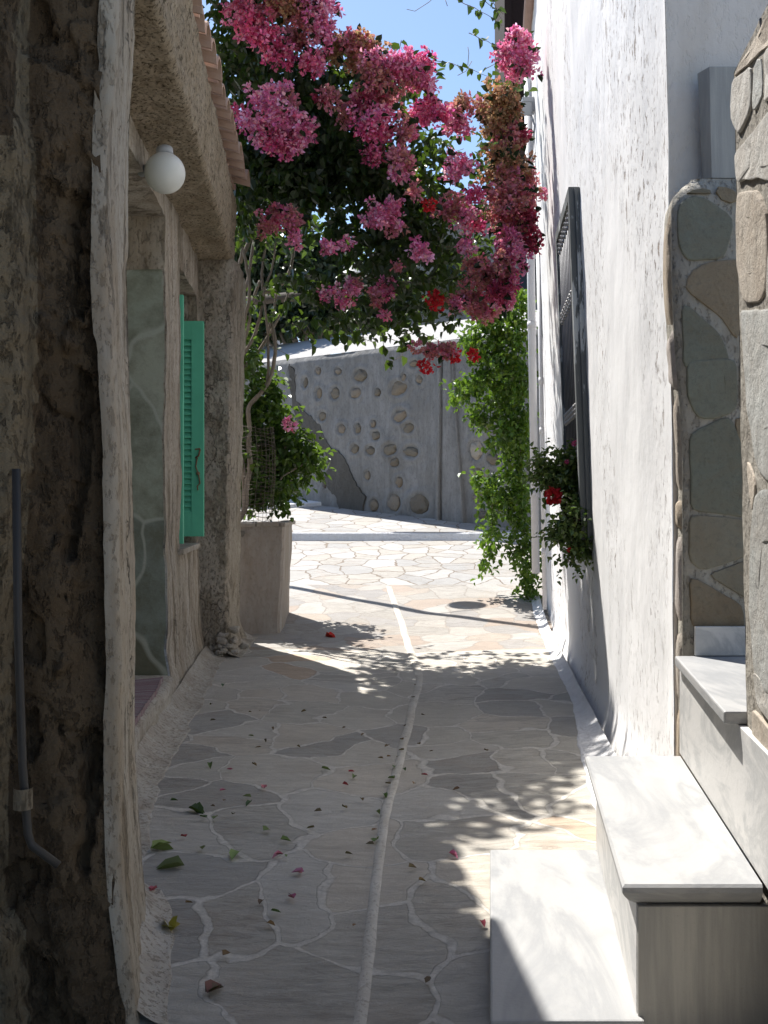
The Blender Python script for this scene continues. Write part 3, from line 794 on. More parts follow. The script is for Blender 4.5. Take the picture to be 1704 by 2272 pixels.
# middle step: riser wall and end block under a moulded tread
slab('riser', lambda y: e2(y) + .035, lambda y: e2(y) + .06, YF + .035, 3.5, -1.149, -.905, M_marbleside, .002)
slab('end_block', lambda y: e2(y) + .037, lambda y: e3(y) + .02, YF + .02, YF + .034, -1.3, -.905, M_marblefront, .002)
slab('core', lambda y: e2(y) + .062, lambda y: e3(y) - .002, YF + .036, 3.5, -1.3, -.907, M_marbleside, 0)
mb = MB()
tp = [(.045, -.905), (.03, -.9), (.016, -.89), (.006, -.878), (0, -.868), (0, -.856), (.006, -.85)]
loop = []
for (o, z) in tp:
    y0 = YF + o; loop.append([(e2(y0) + o, y0, z), (e3(y0), y0, z), (e3(3.52), 3.52, z), (e2(3.52) + o, 3.52, z)])
idx = [[mb.vert(p) for p in l] for l in loop]
for a, b in zip(idx, idx[1:]):
    for i in range(4): mb.f.append((a[i], a[(i + 1) % 4], b[(i + 1) % 4], b[i]))
mb.f.append(tuple(idx[-1])); mb.f.append(tuple(reversed(idx[0])))
mb.build('tread', M_marble, steps, merge=True)
# landing
slab('riser', lambda y: e3(y) + .004, lambda y: e3(y) + .03, 2.2, 3.56, -.85, -.555, M_marbleside, .002)
mb = MB()
lp = [P(1505, 1455, 3.54), P(1606, 1578, 2.61)]
y0, y1 = lp[1].y, lp[0].y
mb.hexa([(lp[1].x, y0, -.552), (1.6, y0, -.552), (1.6, y1, -.552), (lp[0].x - .012, y1, -.552), (lp[1].x, y0, -.52), (1.6, y0, -.52), (1.6, y1, -.52), (lp[0].x - .012, y1, -.52)])
mb.build('landing', M_marble, steps, bevel=.005, merge=True)
slab('skirting', lambda y: 1.035, lambda y: 1.6, 3.525, 3.538, -.518, -.42, M_marbleside, .003)

# ------------------------------------------------------------------ stone clad gate pillars
def clad(mb, polys, p0, n, thick, cols, seed=0):
    n = Vector(n).normalized(); rnd = random.Random(seed)
    for k, poly in enumerate(polys):
        pts = [on_plane(x, y, p0, n) for x, y in poly]
        # subdivide and roughen the outline
        out = []
        for a, b in zip(pts, pts[1:] + pts[:1]):
            m = max(1, int((b - a).length / .025))
            for i in range(m):
                q = a.lerp(b, i / m); out.append(q + Vector((nz(q, 14, seed), nz(q, 14, seed + 4), nz(q, 14, seed + 8))) * .005)
        # round corners
        for _ in range(1): out = [(out[i - 1] + out[i] * 2 + out[(i + 1) % len(out)]) / 4 for i in range(len(out))]
        c = sum(out, Vector()) / len(out); out = [c + (q - c) * 1.04 for q in out]; th = thick * rnd.uniform(.7, 1.3); col = cols[k % len(cols)]
        kk = rnd.uniform(.85, 1.15); col = tuple(v * kk for v in col)
        rings = []
        for sc, d in ((1, -.01), (1, th * .6), (.975, th * .9), (.94, th), (.5, th * 1.05)):
            rings.append([mb.vert(c + (q - c) * sc + n * (d + (.003 * nz(q, 9, k) if d > 0 else 0)), col) for q in out])
        for a, b in zip(rings, rings[1:]):
            for i in range(len(out)): mb.f.append((a[i], a[(i + 1) % len(out)], b[(i + 1) % len(out)], b[i]))
        mb.f.append(tuple(rings[-1]))
def cz(pts, ox, oy, s): return [(ox + x / s, oy + y / s) for x, y in pts]
A = lambda *p: cz(p, 1450, 50, 2.949)
B = lambda *p: cz(p, 1104, 750, 2.765)
D = lambda *p: cz(p, 1004, 1472, 2.37)
GG, BR, GB = (.22, .225, .175), (.27, .22, .15), (.24, .22, .165)
# far pillar
fp = thing('stone_pillar', 'far gate pillar clad in dark grey green stones behind the marble landing', 'pillar', (1.3, 3.6, -1.2), 'stone clad gate pillars')
FPY = 3.56
def fpx(z): return (interp(HY - z * F / FPY, [(400, 1512), (450, 1503), (600, 1503), (750, 1510), (900, 1522), (1000, 1528), (1300, 1528), (1660, 1530)]) - CX) * FPY / F
mb = MB()
zz = frange(-1.2, 1.06, .04) + [1.08, 1.09]
def fpill(u, z):
    x0 = fpx(z) + (.06 * smooth(1.03, 1.09, z)); t = u
    if u <= 1: # alley side, from far to near
        y = lerp(RY0 + .06, FPY + .012, u); x = x0 - .02 + .004 + .03 * (1 - u) - .01 * 0
    elif u <= 1.2: x = x0 + (u - 1) / .2 * .015; y = FPY + .012 * (1 - (u - 1) / .2)
    else: x = x0 + .015 + (u - 1.2) * 1.2; y = FPY
    d = .004 * fbm((x, y, z), 9, 3)
    return (x, y + d * .5 + .03 * smooth(1.02, 1.09, z), z)
mb.grid(fpill, [0, .25, .5, .75, 1, 1.1, 1.2] + frange(1.25, 1.9, .05), zz)
mb.grid(lambda u, v: (fpx(1.09) + .06 + u, v, 1.09 + .012 * nz((u, v, 0), 9)), frange(0, .8, .05), frange(FPY + .03, RY0, .05))
mb.build('mortar_core', M_joint2, fp, shade=True)
mb = MB()
clad(mb, [A((165, 1190), (260, 1135), (330, 1150), (520, 1290), (460, 1535), (215, 1560), (165, 1450)),
          A((400, 1100), (420, 1060), (560, 1110), (560, 1190), (430, 1180)), A((180, 1130), (250, 1085), (380, 1085), (385, 1130), (270, 1110)),
          A((200, 1740), (260, 1620), (380, 1570), (600, 1560), (600, 1900), (545, 2080), (450, 1930), (250, 1780)),
          A((185, 1840), (240, 1870), (430, 2040), (490, 2180), (480, 2250), (200, 2260)),
          B((1165, 150), (1460, 130), (1460, 440), (1330, 490), (1215, 490), (1165, 350)),
          B((1490, 130), (1620, 130), (1620, 470), (1490, 450)),
          B((1180, 590), (1420, 480), (1500, 680), (1530, 1090), (1190, 1050)), B((1450, 490), (1640, 500), (1640, 900), (1560, 1000)),
          B((1180, 1085), (1560, 1120), (1545, 1330), (1240, 1425), (1180, 1360)),
          B((1185, 1465), (1500, 1640), (1510, 1780), (1190, 1770)), B((1290, 1450), (1600, 1340), (1600, 1640), (1530, 1600))],
     (1, FPY, 0), (0, -1, 0), .007, [GG, BR, GB, BR, GG, GG, GB, GG, BR, GB, BR, GB], 3)
BG = (.42, .36, .3)
sidep = []
for z0, z1 in ((-.5, -.28), (-.26, .02), (.05, .33), (.36, .62), (.66, 1.0)):
    pass
mb.build('stone_cladding', M_stone, fp)
mb = MB()
zlist = [(-1.1, -.72), (-.7, -.45), (-.42, -.12), (-.1, .0), (.03, .36), (.38, .58), (.6, .98)]
for k, (z0, z1) in enumerate(zlist):
    col = [(.42, .35, .27), (.45, .4, .34), (.5, .45, .41)][k % 3]
    zm = [z0, z0 + .02, (z0 + z1) / 2, z1 - .02, z1]; ins = [.02, .004, 0, .004, .02]
    mb.grid(lambda u, v: (fpx(lerp(z0, z1, v)) - .02 + .012 * (abs(v - .5) * 2) ** 6 + .035 * (1 - u) + .004 * nz((u, v, k), 3) - .008 + .03 * smooth(.85, 1, u), lerp(RY0 + .05, FPY + .02, u), lerp(z0, z1, v)), [0, .1, .5, .85, .93, 1], frange(0, 1, .1), col=col)
mb.build('side_stones', M_stone, fp, shade=True)
# near pillar: alley face seen obliquely at the right edge of the picture
npil = thing('stone_pillar', 'near gate pillar clad in large pale beige stones at the right edge', 'pillar', (1.0, 2.2, -1.2), 'stone clad gate pillars')
NP0 = Vector((.872, 2.60, 0)); NN = Vector((-1, .13, -.02)).normalized()
def npx(y, z): # plane point
    return NP0.x + (.13 * (y - 2.60) - .02 * z) - .006
mb = MB()
mb.grid(lambda u, v: (npx(u, v) + .014 + .004 * nz((0, u, v), 8), u, v), frange(1.2, 2.6, .04), frange(-1.25, 1.05, .04))
mb.grid(lambda u, v: (npx(2.6, v) + .014 + u, 2.60 + .004 * nz((u, 0, v), 8), v), frange(0, .5, .1), frange(-1.25, 1.05, .04))
mb.grid(lambda u, v: (npx(v, 1.05) + .014 + u, v, 1.05), frange(0, .5, .1), frange(1.2, 2.6, .04))
mb.build('mortar_core', M_joint, npil, shade=True)
mb = MB()
W1, W2, W3 = (.47, .45, .41), (.5, .44, .365), (.42, .42, .395)
X2 = 860
clad(mb, [A((515, 385), (640, 292), (640, 560), (560, 735), (520, 640)), A((665, 280), (712, 215), (716, 500), (656, 600)), A((728, 195), (820, 90), (820, 420), (727, 530)),
          A((528, 350), (700, 40), (830, -130), (830, 60), (650, 250)),
          A((535, 860), (840, 500), (860, 1080), (700, 1005), (560, 1040)),
          A((555, 1125), (690, 1110), (740, 1250), (750, 1500), (740, 1760), (690, 1825), (600, 1810), (552, 1600)),
          A((760, 1080), (860, 1150), (860, 1830), (750, 1820), (765, 1500)),
          A((575, 1895), (860, 1905), (860, 2900), (760, 2985), (690, 2900), (620, 2500)),
          B((1572, 1000), (1640, 950), (1800, 930), (1800, 2250), (1590, 2100), (1545, 1650)),
          B((1535, 740), (1590, 900), (1560, 1080)),
          D((1585, 40), (1800, 260), (1800, 420), (1660, 290), (1600, 180)), D((1580, 240), (1650, 320), (1800, 480), (1800, 700), (1660, 590), (1590, 500)),
          D((1570, 540), (1660, 620), (1800, 740), (1800, 1000), (1660, 860), (1575, 780)), D((1600, 860), (1680, 960), (1800, 1080), (1800, 1400), (1660, 1180), (1620, 1060)),
          D((1625, 1250), (1700, 1350), (1800, 1450), (1800, 1890), (1650, 1880))],
     tuple(NP0 + Vector((.006, 0, 0))), tuple(NN), .004, [W1, W3, W1, W2, W1, W2, W1, W3, W3, W2, W1, W2, (.42, .32, .22), W1, W3], 5)
mb.build('stone_cladding', M_stone, npil)
mb = MB(); p = P(1690, 62, 2.3); mb.tube([p + Vector((.0, 0, .02)), p, p + Vector((.1, 0, -.003))], .006, 6); mb.build('iron_hook', M_iron, npil)
# marble jamb standing on the far pillar
mb = MB(); j0 = P(1566, 0, 3.6).x
mb.hexa([(j0 + .02, 3.60, 1.095), (j0 + .4, 3.60, 1.095), (j0 + .4, 3.66, 1.095), (j0 + .008, 3.66, 1.095), (j0 + .012, 3.60, 1.475), (j0 + .4, 3.60, 1.475), (j0 + .4, 3.66, 1.475), (j0 - .012, 3.66, 1.475)])
tag(mb.build('marble_jamb', M_marblefront, bevel=.002, merge=True), 'upright grey veined marble slab standing on the far gate pillar', 'slab')

# ------------------------------------------------------------------ far wall with inset stones
bw = thing('plaster_wall', 'tall grey cement wall with inset boulders across the end of the alley', 'wall', (0.2, 15.5, -.3))
BA = Vector((1.8, 14.6, 0)); BD = Vector((-math.cos(R(40)), math.sin(R(40)), 0)); BN = Vector((-math.sin(R(40)), -math.cos(R(40)), 0))
def bwp(t, z, out=0.0): return BA + BD * t + Vector((0, 0, z)) + BN * out
BT = 2.33
E = lambda x, y: (500 + x / 2.212, 650 + y / 2.212)
def bw_hit(x, y):
    px, py = E(x, y); q = on_plane(px, py, tuple(BA), BN); t = (q - BA).dot(BD); return t, q.z
stones = [(457, 382, 18, 18, 0), (555, 385, 20, 17, 0), (395, 440, 14, 28, .2), (662, 405, 38, 28, -.25), (463, 495, 20, 28, .1), (538, 492, 28, 28, 0), (638, 490, 31, 24, -.2), (747, 488, 18, 18, 0),
          (850, 468, 48, 30, -.35), (877, 415, 15, 18, .5), (927, 347, 27, 19, -.1), (953, 425, 18, 20, 0), (860, 603, 44, 23, -.45), (480, 605, 25, 24, 0), (572, 668, 25, 24, .5), (652, 665, 18, 24, .2),
          (726, 643, 13, 20, .3), (900, 660, 33, 24, -.4), (738, 700, 26, 23, -.3), (637, 765, 26, 21, -.3), (713, 773, 28, 22, .1), (805, 768, 41, 25, -.3), (912, 780, 43, 21, .2), (830, 830, 26, 23, -.2),
          (698, 895, 15, 23, -.2), (853, 928, 20, 26, .1), (728, 1042, 26, 30, 0), (827, 1030, 37, 40, -.2), (950, 1037, 58, 46, .15), (1230, 772, 37, 44, .1), (1285, 655, 25, 22, 0), (1310, 815, 28, 28, 0),
          (1240, 1005, 32, 22, .1), (1265, 1090, 30, 20, 0), (1235, 880, 25, 18, 0), (330, 390, 14, 24, .2), (490, 945, 12, 15, 0)]
SREC = []
for (x, y, rx, ry, rot) in stones:
    t, z = bw_hit(x, y); k = bwp(t, z).y / F / 2.212; SREC.append((t, z, max(rx, ry * .8) * k * 1.05, max(ry, rx * .7) * k * 1.05))
mb = MB()
def bface(t, z):
    q = bwp(t, z); d = .03 * fbm(q, 1.1, 4, 3) + .008 * fbm(q, 5, 3, 6)
    for (st, sz, sr, sh) in SREC:
        dt = (t - st) / sr; dz = (z - sz) / sh
        if abs(dt) < 2 and abs(dz) < 2:
            k = math.hypot(dt, dz); d += .02 * math.exp(-((k - 1.4) / .35) ** 2) - .028 * (1 - smooth(.75, 1.2, k))
    return bwp(t, z, d - .05 * smooth(BT - .12, BT, z) ** 2)
mb.grid(bface, frange(-2.5, -.3, .2) + frange(-.25, 4.4, .03) + frange(4.5, 8, .2), frange(-.8, BT, .03))
# sloping lit top
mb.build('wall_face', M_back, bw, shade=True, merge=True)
mb = MB()
def btop(t, u): 
    q = bwp(t, BT + .62 * u, -.05 - 1.7 * u + .03 * fbm(bwp(t, u), 1.5, 3))
    return q
mb.grid(btop, frange(-2.5, 8, .12), frange(0, 1.0, .06) )
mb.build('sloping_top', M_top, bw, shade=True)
for k, (x, y, rx, ry, rot) in enumerate(stones):
    t, z = bw_hit(x, y); Yd = bwp(t, z).y; s = Yd / F / 2.212
    mb = MB()
    rz = Matrix.Rotation(rot, 3, 'Y'); base = Matrix.Rotation(-R(40), 3, 'Z')
    col = random.choice([(.22, .185, .14), (.19, .17, .135), (.25, .215, .17), (.17, .15, .12)]) if k != 29 else (.4, .36, .3)
    if k in (35, 36): col = (.1, .095, .085)
    mb.ball(bwp(t, z, -.02), (rx * s * 1.08, .045, ry * s * 1.03), 20, 14, .4, k * 2.7, col, base @ rz)
    mb.build('stone', M_rock, bw, shade=True)
    # raised plaster collar round the stone
# bare cement patch
pp = [(318, 345), (345, 375), (350, 520), (390, 580), (430, 610), (470, 650), (500, 740), (560, 770), (610, 850), (650, 950), (690, 1000), (680, 1085), (570, 1075), (545, 1000), (505, 960), (490, 900), (520, 860), (495, 770), (440, 735), (380, 720), (352, 650), (340, 560), (320, 470)]
mb = MB(); out = []
hp = [bw_hit(x, y) for x, y in pp]
for (a, b) in zip(hp, hp[1:] + hp[:1]):
    for i in range(5):
        t, z = lerp(a[0], b[0], i / 5), lerp(a[1], b[1], i / 5)
        q = bwp(t, z); out.append((t + .05 * fbm(q, 7, 3, 2), z + .05 * fbm(q, 7, 3, 5)))
mb2 = bmesh.new(); vv = [mb2.verts.new(bwp(t, z, .03)) for t, z in out]; mb2.faces.new(vv)
ext = bmesh.ops.extrude_face_region(mb2, geom=mb2.faces[:])
bmesh.ops.translate(mb2, verts=[v for v in ext['geom'] if isinstance(v, bmesh.types.BMVert)], vec=BN * -.12)
bmesh.ops.triangulate(mb2, faces=mb2.faces[:]); bmesh.ops.recalc_face_normals(mb2, faces=mb2.faces[:])
me = bpy.data.meshes.new('cement_patch'); mb2.to_mesh(me); mb2.free(); me.materials.append(M_patch)
o = bpy.data.objects.new('cement_patch', me); COL.objects.link(o); attach(o, bw)
# pilaster with two ribs
mb = MB()
def rib(x0a, x0b, x1a, x1b, ya, yb, out):
    ta, za = bw_hit(x0a, ya); tb, zb = bw_hit(x1a, ya); tc, zc = bw_hit(x0b, yb); td, zd = bw_hit(x1b, yb)
    za = zb = BT - .05; zc = zd = -.55
    mb.hexa([bwp(tc, zc, -.1), bwp(tc + .02, zc, out), bwp(td - .02, zd, out), bwp(td, zd, -.1), bwp(ta, za, -.1), bwp(ta + .01, za, out * .7), bwp(tb - .01, zb, out * .7), bwp(tb, zb, -.1)])
rib(1068, 1062, 1046, 1038, 330, 1110, .075)
rib(1108, 1178, 1070, 1064, 330, 1120, .04)
rib(1118, 1190, 1106, 1160, 330, 1120, .06)
mb.build('buttress_rib', M_back, bw, bevel=.015, merge=True)

# ------------------------------------------------------------------ planter and far things
pln = thing('planter', 'tall rendered masonry planter box beside the end of the stucco house', 'planter', (-1.2, 9.3, -1.15))
px1 = (630 - CX) * 8.9 / F
mb = MB()
def pbox(u, z):
    pr = [(0, -1.7, 8.9), (.45, px1 - .02, 8.9), (.5, px1, 8.92), (1, px1 - .02, 9.95)]
    x = interp(u, [(a[0], a[1]) for a in pr]); y = interp(u, [(a[0], a[2]) for a in pr])
    x -= .03 * smooth(-.2, -1.1, z); q = (x, y, z); d = .012 * fbm(q, 3, 4, 2)
    return (x + d, y - d, z)
mb.grid(pbox, with_edges(frange(0, 1, .025), [.45, .5]), frange(-1.2, -.22, .04))
mb.build('box', M_planter, pln, shade=False)
mb = MB(); mb.box((-1.75, 8.98, -.3), (px1 - .06, 9.9, -.2)); mb.build('soil', M_earth, pln)
x = -1.62
for w in (.25, .3, .2, .24, .22):
    mb = MB(); x1 = min(x + w - .012, px1 + .012)
    mb.box((x, 8.885 + random.uniform(-.01, .01), -.222), (x1, 9.03, -.185 + random.uniform(-.006, .006))); mb.build('coping_slab', M_planter, pln, bevel=.008, merge=True); x += w
    if x > px1: break
mb = MB(); mb.box((px1 - .1, 9.035, -.222), (px1 + .01, 9.5, -.187)); mb.build('coping_slab', M_planter, pln, bevel=.008, merge=True)
mb = MB(); mb.box((px1 - .1, 9.51, -.222), (px1 + .01, 9.96, -.187)); mb.build('coping_slab', M_planter, pln, bevel=.008, merge=True)
for dx in (-1.33, -1.2):
    mb = MB(); mb.ball((dx, 8.9, -.28), (.035, .02, .025), 12, 8, .4, dx, (.2, .19, .17)); mb.build('inset_stone', M_rock, pln, shade=True)
# wire cage
wc = thing('wire_cage', 'rusty wire mesh guard standing on the planter around the vine stems', 'wire mesh', (-1.2, 9.15, -.2))
mb = MB()
def cage(a, z): return Vector((-1.16 + .2 * math.cos(a) + .02 * math.sin(z * 5), 9.2 + .18 * math.sin(a), z))
for i in range(22):
    z = lerp(-.18, .62, i / 21); mb.tube([cage(R(a), z + .012 * math.sin(a * .07 + i)) for a in range(0, 361, 20)], .0016, 4, cap=False)
for a in range(0, 360, 24): mb.tube([cage(R(a), z) for z in frange(-.2, .64, .2)], .0016, 4)
mb.build('mesh', M_wire, wc)

def house_far(name, label, x0, x1, y0, y1, Y, mat, depth=4):
    a, b = P(x0, y1, Y), P(x1, y0, Y)
    t = thing(name, label, 'house', (a.x, Y, a.z - 2))
    mb = MB(); mb.box((a.x, Y, a.z - 2), (b.x, Y + depth, b.z)); mb.build('wall', mat, t, bevel=.05, merge=True)
    mb = MB(); mb.box((a.x - .1, Y - .1, b.z), (b.x + .1, Y + depth, b.z + .12)); mb.build('roof', M_tile if 'tiled' in label else M_white, t)
    for k in range(2):
        wx = lerp(a.x, b.x, .3 + .4 * k); mb = MB(); mb.box((wx - .4, Y - .05, b.z - 1.9), (wx + .4, Y + .05, b.z - .8)); mb.build('window', M_glass, t)
    return t
house_far('village_house', 'village house coloured shade-grey with tiled roof edge just above the far wall', 870, 1330, 470, 900, 24, M_back)  # a white house; its shade is put into the grey wall colour
house_far('village_house', 'white village house glimpsed between the vine stems on the left', 380, 618, 640, 1000, 22, M_white)
# dark wooden balcony box beyond the white house
bal = thing('wooden_balcony', 'dark brown wooden balcony enclosure high beyond the white house', 'balcony', (1.5, 11.5, 4.2))
a = P(1118, 255, 11.2); b = P(1262, -420, 11.2)
mb = MB(); mb.box((a.x + .05, 11.2, a.z), (b.x + 1, 12.6, b.z)); mb.build('panel', M_brown, bal)
for xx in (a.x, a.x + .42, a.x + .84):
    mb = MB(); mb.box((xx, 11.14, a.z - .08), (xx + .07, 11.195, b.z)); mb.build('post', M_brown, bal, bevel=.006, merge=True)
mb = MB(); mb.box((a.x - .04, 11.1, a.z - .14), (b.x + 1, 12.6, a.z - .001 - .08)); mb.build('bottom_beam', M_brown, bal)

# ------------------------------------------------------------------ foliage tools
def leaf(mb, p, d, n, L, W, col, curl=.15):
    d = d.normalized(); s = d.cross(n)
    if s.length < 1e-3: s = Vector((1, 0, 0))
    s.normalize(); n = s.cross(d)
    up = n * (W * .28)
    a = mb.vert(p, col); t = mb.vert(p + d * L - n * L * curl, col)
    l1 = mb.vert(p + d * L * .28 + s * W * .5 + up, col); l2 = mb.vert(p + d * L * .68 + s * W * .4 + up * .8 - n * L * curl * .4, col)
    r1 = mb.vert(p + d * L * .28 - s * W * .5 + up, col); r2 = mb.vert(p + d * L * .68 - s * W * .4 + up * .8 - n * L * curl * .4, col)
    mb.f.append((a, l1, l2, t)); mb.f.append((a, t, r2, r1))
def rv():
    while True:
        v = Vector((random.uniform(-1, 1), random.uniform(-1, 1), random.uniform(-1, 1)))
        if .05 < v.length < 1: return v
def jitter(c, k=.25):
    g = random.uniform(1 - k, 1 + k); return (c[0] * g * random.uniform(.85, 1.15), c[1] * g, c[2] * g * random.uniform(.8, 1.2))
LEAFC = [(.016, .031, .011), (.02, .04, .013), (.012, .025, .01), (.028, .05, .014)]
GLOSS = [(.085, .165, .02), (.12, .21, .024), (.06, .12, .02), (.15, .235, .026), (.07, .135, .022)]
def leaves_in(mb, c, r, n, size, cols, droop=.5, shell=.0):
    # sprays: short twigs each carrying several leaves
    k = 0
    while k < n:
        v = rv()
        if shell: v = v.normalized() * lerp(v.length, 1, shell)
        q = Vector((c.x + v.x * r[0], c.y + v.y * r[1], c.z + v.z * r[2]))
        ax = (rv().normalized() + Vector((0, 0, -droop)) + v * .5).normalized()
        m = random.randint(3, 7)
        for i in range(m):
            d = (ax * .5 + rv().normalized()).normalized(); d.z -= .25
            nn = (Vector((0, 0, 1)) + SUN_TO * .5 + rv() * .9).normalized()
            L = size * random.uniform(.65, 1.25)
            leaf(mb, q + ax * (i * size * .55) + rv() * size * .15, d, nn, L, L * random.uniform(.6, .85), jitter(random.choice(cols)), random.uniform(.05, .3))
            k += 1
def strand(mbl, mbt, pts, size, cols, per=.035, rad=.004):
    pts = [Vector(p) for p in pts]; 
    sm = []
    for a, b in zip(pts, pts[1:]):
        m = max(2, int((b - a).length / .06))
        for i in range(m): sm.append(a.lerp(b, i / m) + rv() * .012)
    sm.append(pts[-1])
    mbt.tube(sm, [rad * (1 - .6 * i / len(sm)) for i in range(len(sm))], 5)
    for a, b in zip(sm, sm[1:]):
        m = max(1, int((b - a).length / per))
        for i in range(m):
            q = a.lerp(b, random.random()); d = (rv().normalized() + Vector((0, 0, -.5))).normalized()
            L = size * random.uniform(.6, 1.25); leaf(mbl, q, d, (Vector((0, -.4, .6)) + rv()).normalized(), L, L * .75, jitter(random.choice(cols)), random.uniform(.05, .3))
C4 = lambda x, y, Y: P(500 + x / 2.212, y / 2.212, Y)
C5 = lambda x, y, Y: P(500 + x / 2.212, 650 + y / 2.212, Y)
def pxr(r, Y): return r / 2.212 * Y / F

# ------------------------------------------------------------------ bougainvillea
bou = thing('bougainvillea', 'huge bougainvillea vine with pink and faded tan flower clusters arching over the alley', 'vine', (-1.25, 9.3, -.2))
mbl = MB(); mbt = MB()
blobs = [(100, 200, 150, 140), (40, 330, 100, 110), (250, 400, 190, 90), (440, 420, 140, 100), (330, 740, 200, 150), (160, 760, 130, 120), (470, 600, 140, 110), (600, 690, 140, 120), (620, 850, 160, 130),
         (400, 880, 170, 110), (170, 930, 100, 90), (120, 1040, 80, 80), (340, 990, 90, 60), (800, 900, 130, 110), (720, 760, 90, 80), (900, 1000, 130, 110), (690, 1100, 80, 80), (850, 1150, 130, 90), (1000, 1130, 110, 90),
         (1060, 960, 110, 70), (980, 800, 110, 45), (1010, 690, 80, 40), (1080, 1270, 120, 80), (950, 1320, 120, 70), (800, 1290, 120, 60), (660, 1230, 100, 50), (550, 1130, 50, 90), (1180, 1380, 110, 60),
         (1050, 1420, 100, 55), (850, 1440, 120, 50), (650, 1430, 110, 40), (460, 1390, 110, 55), (310, 1360, 90, 60), (1250, 1150, 60, 80), (1290, 1020, 50, 50), (1290, 1260, 70, 50), (1330, 430, 50, 40), (1400, 420, 55, 40),
         (1310, 800, 30, 70), (1310, 640, 40, 50), (700, 400, 130, 60), (590, 330, 80, 45), (850, 400, 100, 50), (880, 530, 45, 50), (1250, 700, 22, 60), (60, 60, 90, 60), (280, 130, 60, 50), (500, 230, 60, 50),
         (60, 650, 60, 110), (60, 900, 50, 100), (230, 1180, 90, 60), (100, 1200, 70, 80), (400, 1180, 50, 70), (540, 1570, 120, 35), (400, 1560, 90, 40), (700, 1540, 90, 45), (850, 1530, 100, 40), (980, 1560, 80, 40), (300, 1500, 90, 50), (180, 1450, 80, 80), (1120, 1550, 80, 40)]
for (x, y, rx, ry) in blobs:
    Y = random.uniform(8.1, 8.7) if y > 1340 else random.uniform(8.4, 9.0) if x < 280 else random.uniform(8.0, 8.7) if x < 1000 else random.uniform(8.3, 9.1)
    thin = 1.0
    if y > 1180: thin = .5
    if x < 420 and y > 1120: Y = random.uniform(9.4, 9.7); thin = .2
    elif x < 760 and y > 1340: thin = .45
    c = C4(x, y, Y); r = (pxr(rx, Y), random.uniform(.25, .45), pxr(ry, Y))
    n = int(rx * ry / 2.212 ** 2 * (.12 if x < 950 else .085) * thin)
    leaves_in(mbl, c, r, n, .075, LEAFC, .6)
# deep layer behind, darker and looser
for (x, y, rx, ry) in blobs[:34]:
    Y = random.uniform(8.7, 9.0); c = C4(x, y, Y); leaves_in(mbl, c, (pxr(rx, Y), .3, pxr(ry, Y)), int(rx * ry / 2.212 ** 2 * .035), .085, LEAFC, .6)
# growth spilling over the tiled roof towards the viewer (above the picture), its shade falls on the alley
for i in range(34):
    Y = random.uniform(7.3, 8.9); x = random.uniform(-2.2, -1.1) ; z = random.uniform(3.35, 4.1) + (.5 if Y > 7.8 else 0)
    z = max(z, (HY + 110) * Y / F)
    leaves_in(mbl, Vector((x, Y, z + .15)), (.42, .42, .22), 210, .08, LEAFC, .4)
for i in range(16):
    Y = random.uniform(7.8, 9.0); x = random.uniform(-2.1, -1.05); leaves_in(mbl, Vector((x, Y, random.uniform(4.4, 5.0))), (.45, .45, .3), 200, .08, LEAFC, .4)
for (x, Y, z) in [(-1.08, 6.8, 3.65), (-1.0, 6.5, 3.6), (-1.05, 7.0, 3.7), (-.9, 7.6, 3.8), (-.78, 7.75, 3.9), (-1.3, 6.35, 3.6), (-1.0, 7.45, 3.8), (-1.2, 7.15, 3.7), (-.85, 7.6, 3.85), (-1.25, 6.75, 3.6)]:
    leaves_in(mbl, Vector((x, Y, z)), (.2, .22, .12), 95, .08, LEAFC, .4)
# hanging strands along the lower edge and out in the sky
S5 = lambda Y, *pts: [C5(x, y, Y) for x, y in pts]
S4 = lambda Y, *pts: [C4(x, y, Y) for x, y in pts]
for st in [S5(9.3, (330, 150), (400, 200), (440, 240)), S5(9.2, (450, 150), (520, 190), (600, 190), (690, 230), (740, 240)), S5(9.1, (700, 120), (790, 220), (850, 240), (900, 250), (860, 310), (780, 350)),
           S5(9.4, (560, 140), (560, 200), (620, 235)), S5(9.2, (830, 120), (880, 200), (960, 190), (1060, 240), (1150, 250)), S5(9.3, (640, 130), (670, 200), (690, 260)), S5(9.6, (230, 200), (250, 270), (300, 300)),
           S5(9.3, (760, 150), (780, 260), (800, 280)), S5(9.3, (400, 150), (420, 210), (425, 260)),
           S4(9.2, (940, 300), (1010, 295), (1110, 310), (1190, 330), (1260, 360), (1330, 400)), S4(9.6, (1190, 165), (1260, 190), (1320, 220), (1370, 260)), S4(9.6, (1140, 0), (1220, 40), (1310, 90), (1365, 130)),
           S4(9.7, (1230, -20), (1300, 30), (1370, 70)), S4(9.7, (1300, -30), (1330, 50), (1360, 100)), S4(9.3, (1270, 340), (1330, 310), (1390, 330)), S4(9.4, (1300, 560), (1250, 720), (1240, 830), (1220, 900)), 
           S4(9.3, (830, 410), (930, 480), (1000, 480), (1040, 460)), S4(9.4, (900, 640), (960, 640), (1060, 640)), S4(9.0, (10, 280), (20, 350), (40, 420)), S4(9.0, (950, 700), (1050, 780), (1090, 800)),
           S4(9.3, (1300, 900), (1270, 980), (1260, 1040)), S4(9.5, (860, 200), (840, 290), (850, 400))]:
    mbt = MB(); strand(mbl, mbt, st, .085, LEAFC); mbt.build('twig', M_bark, bou, shade=True)
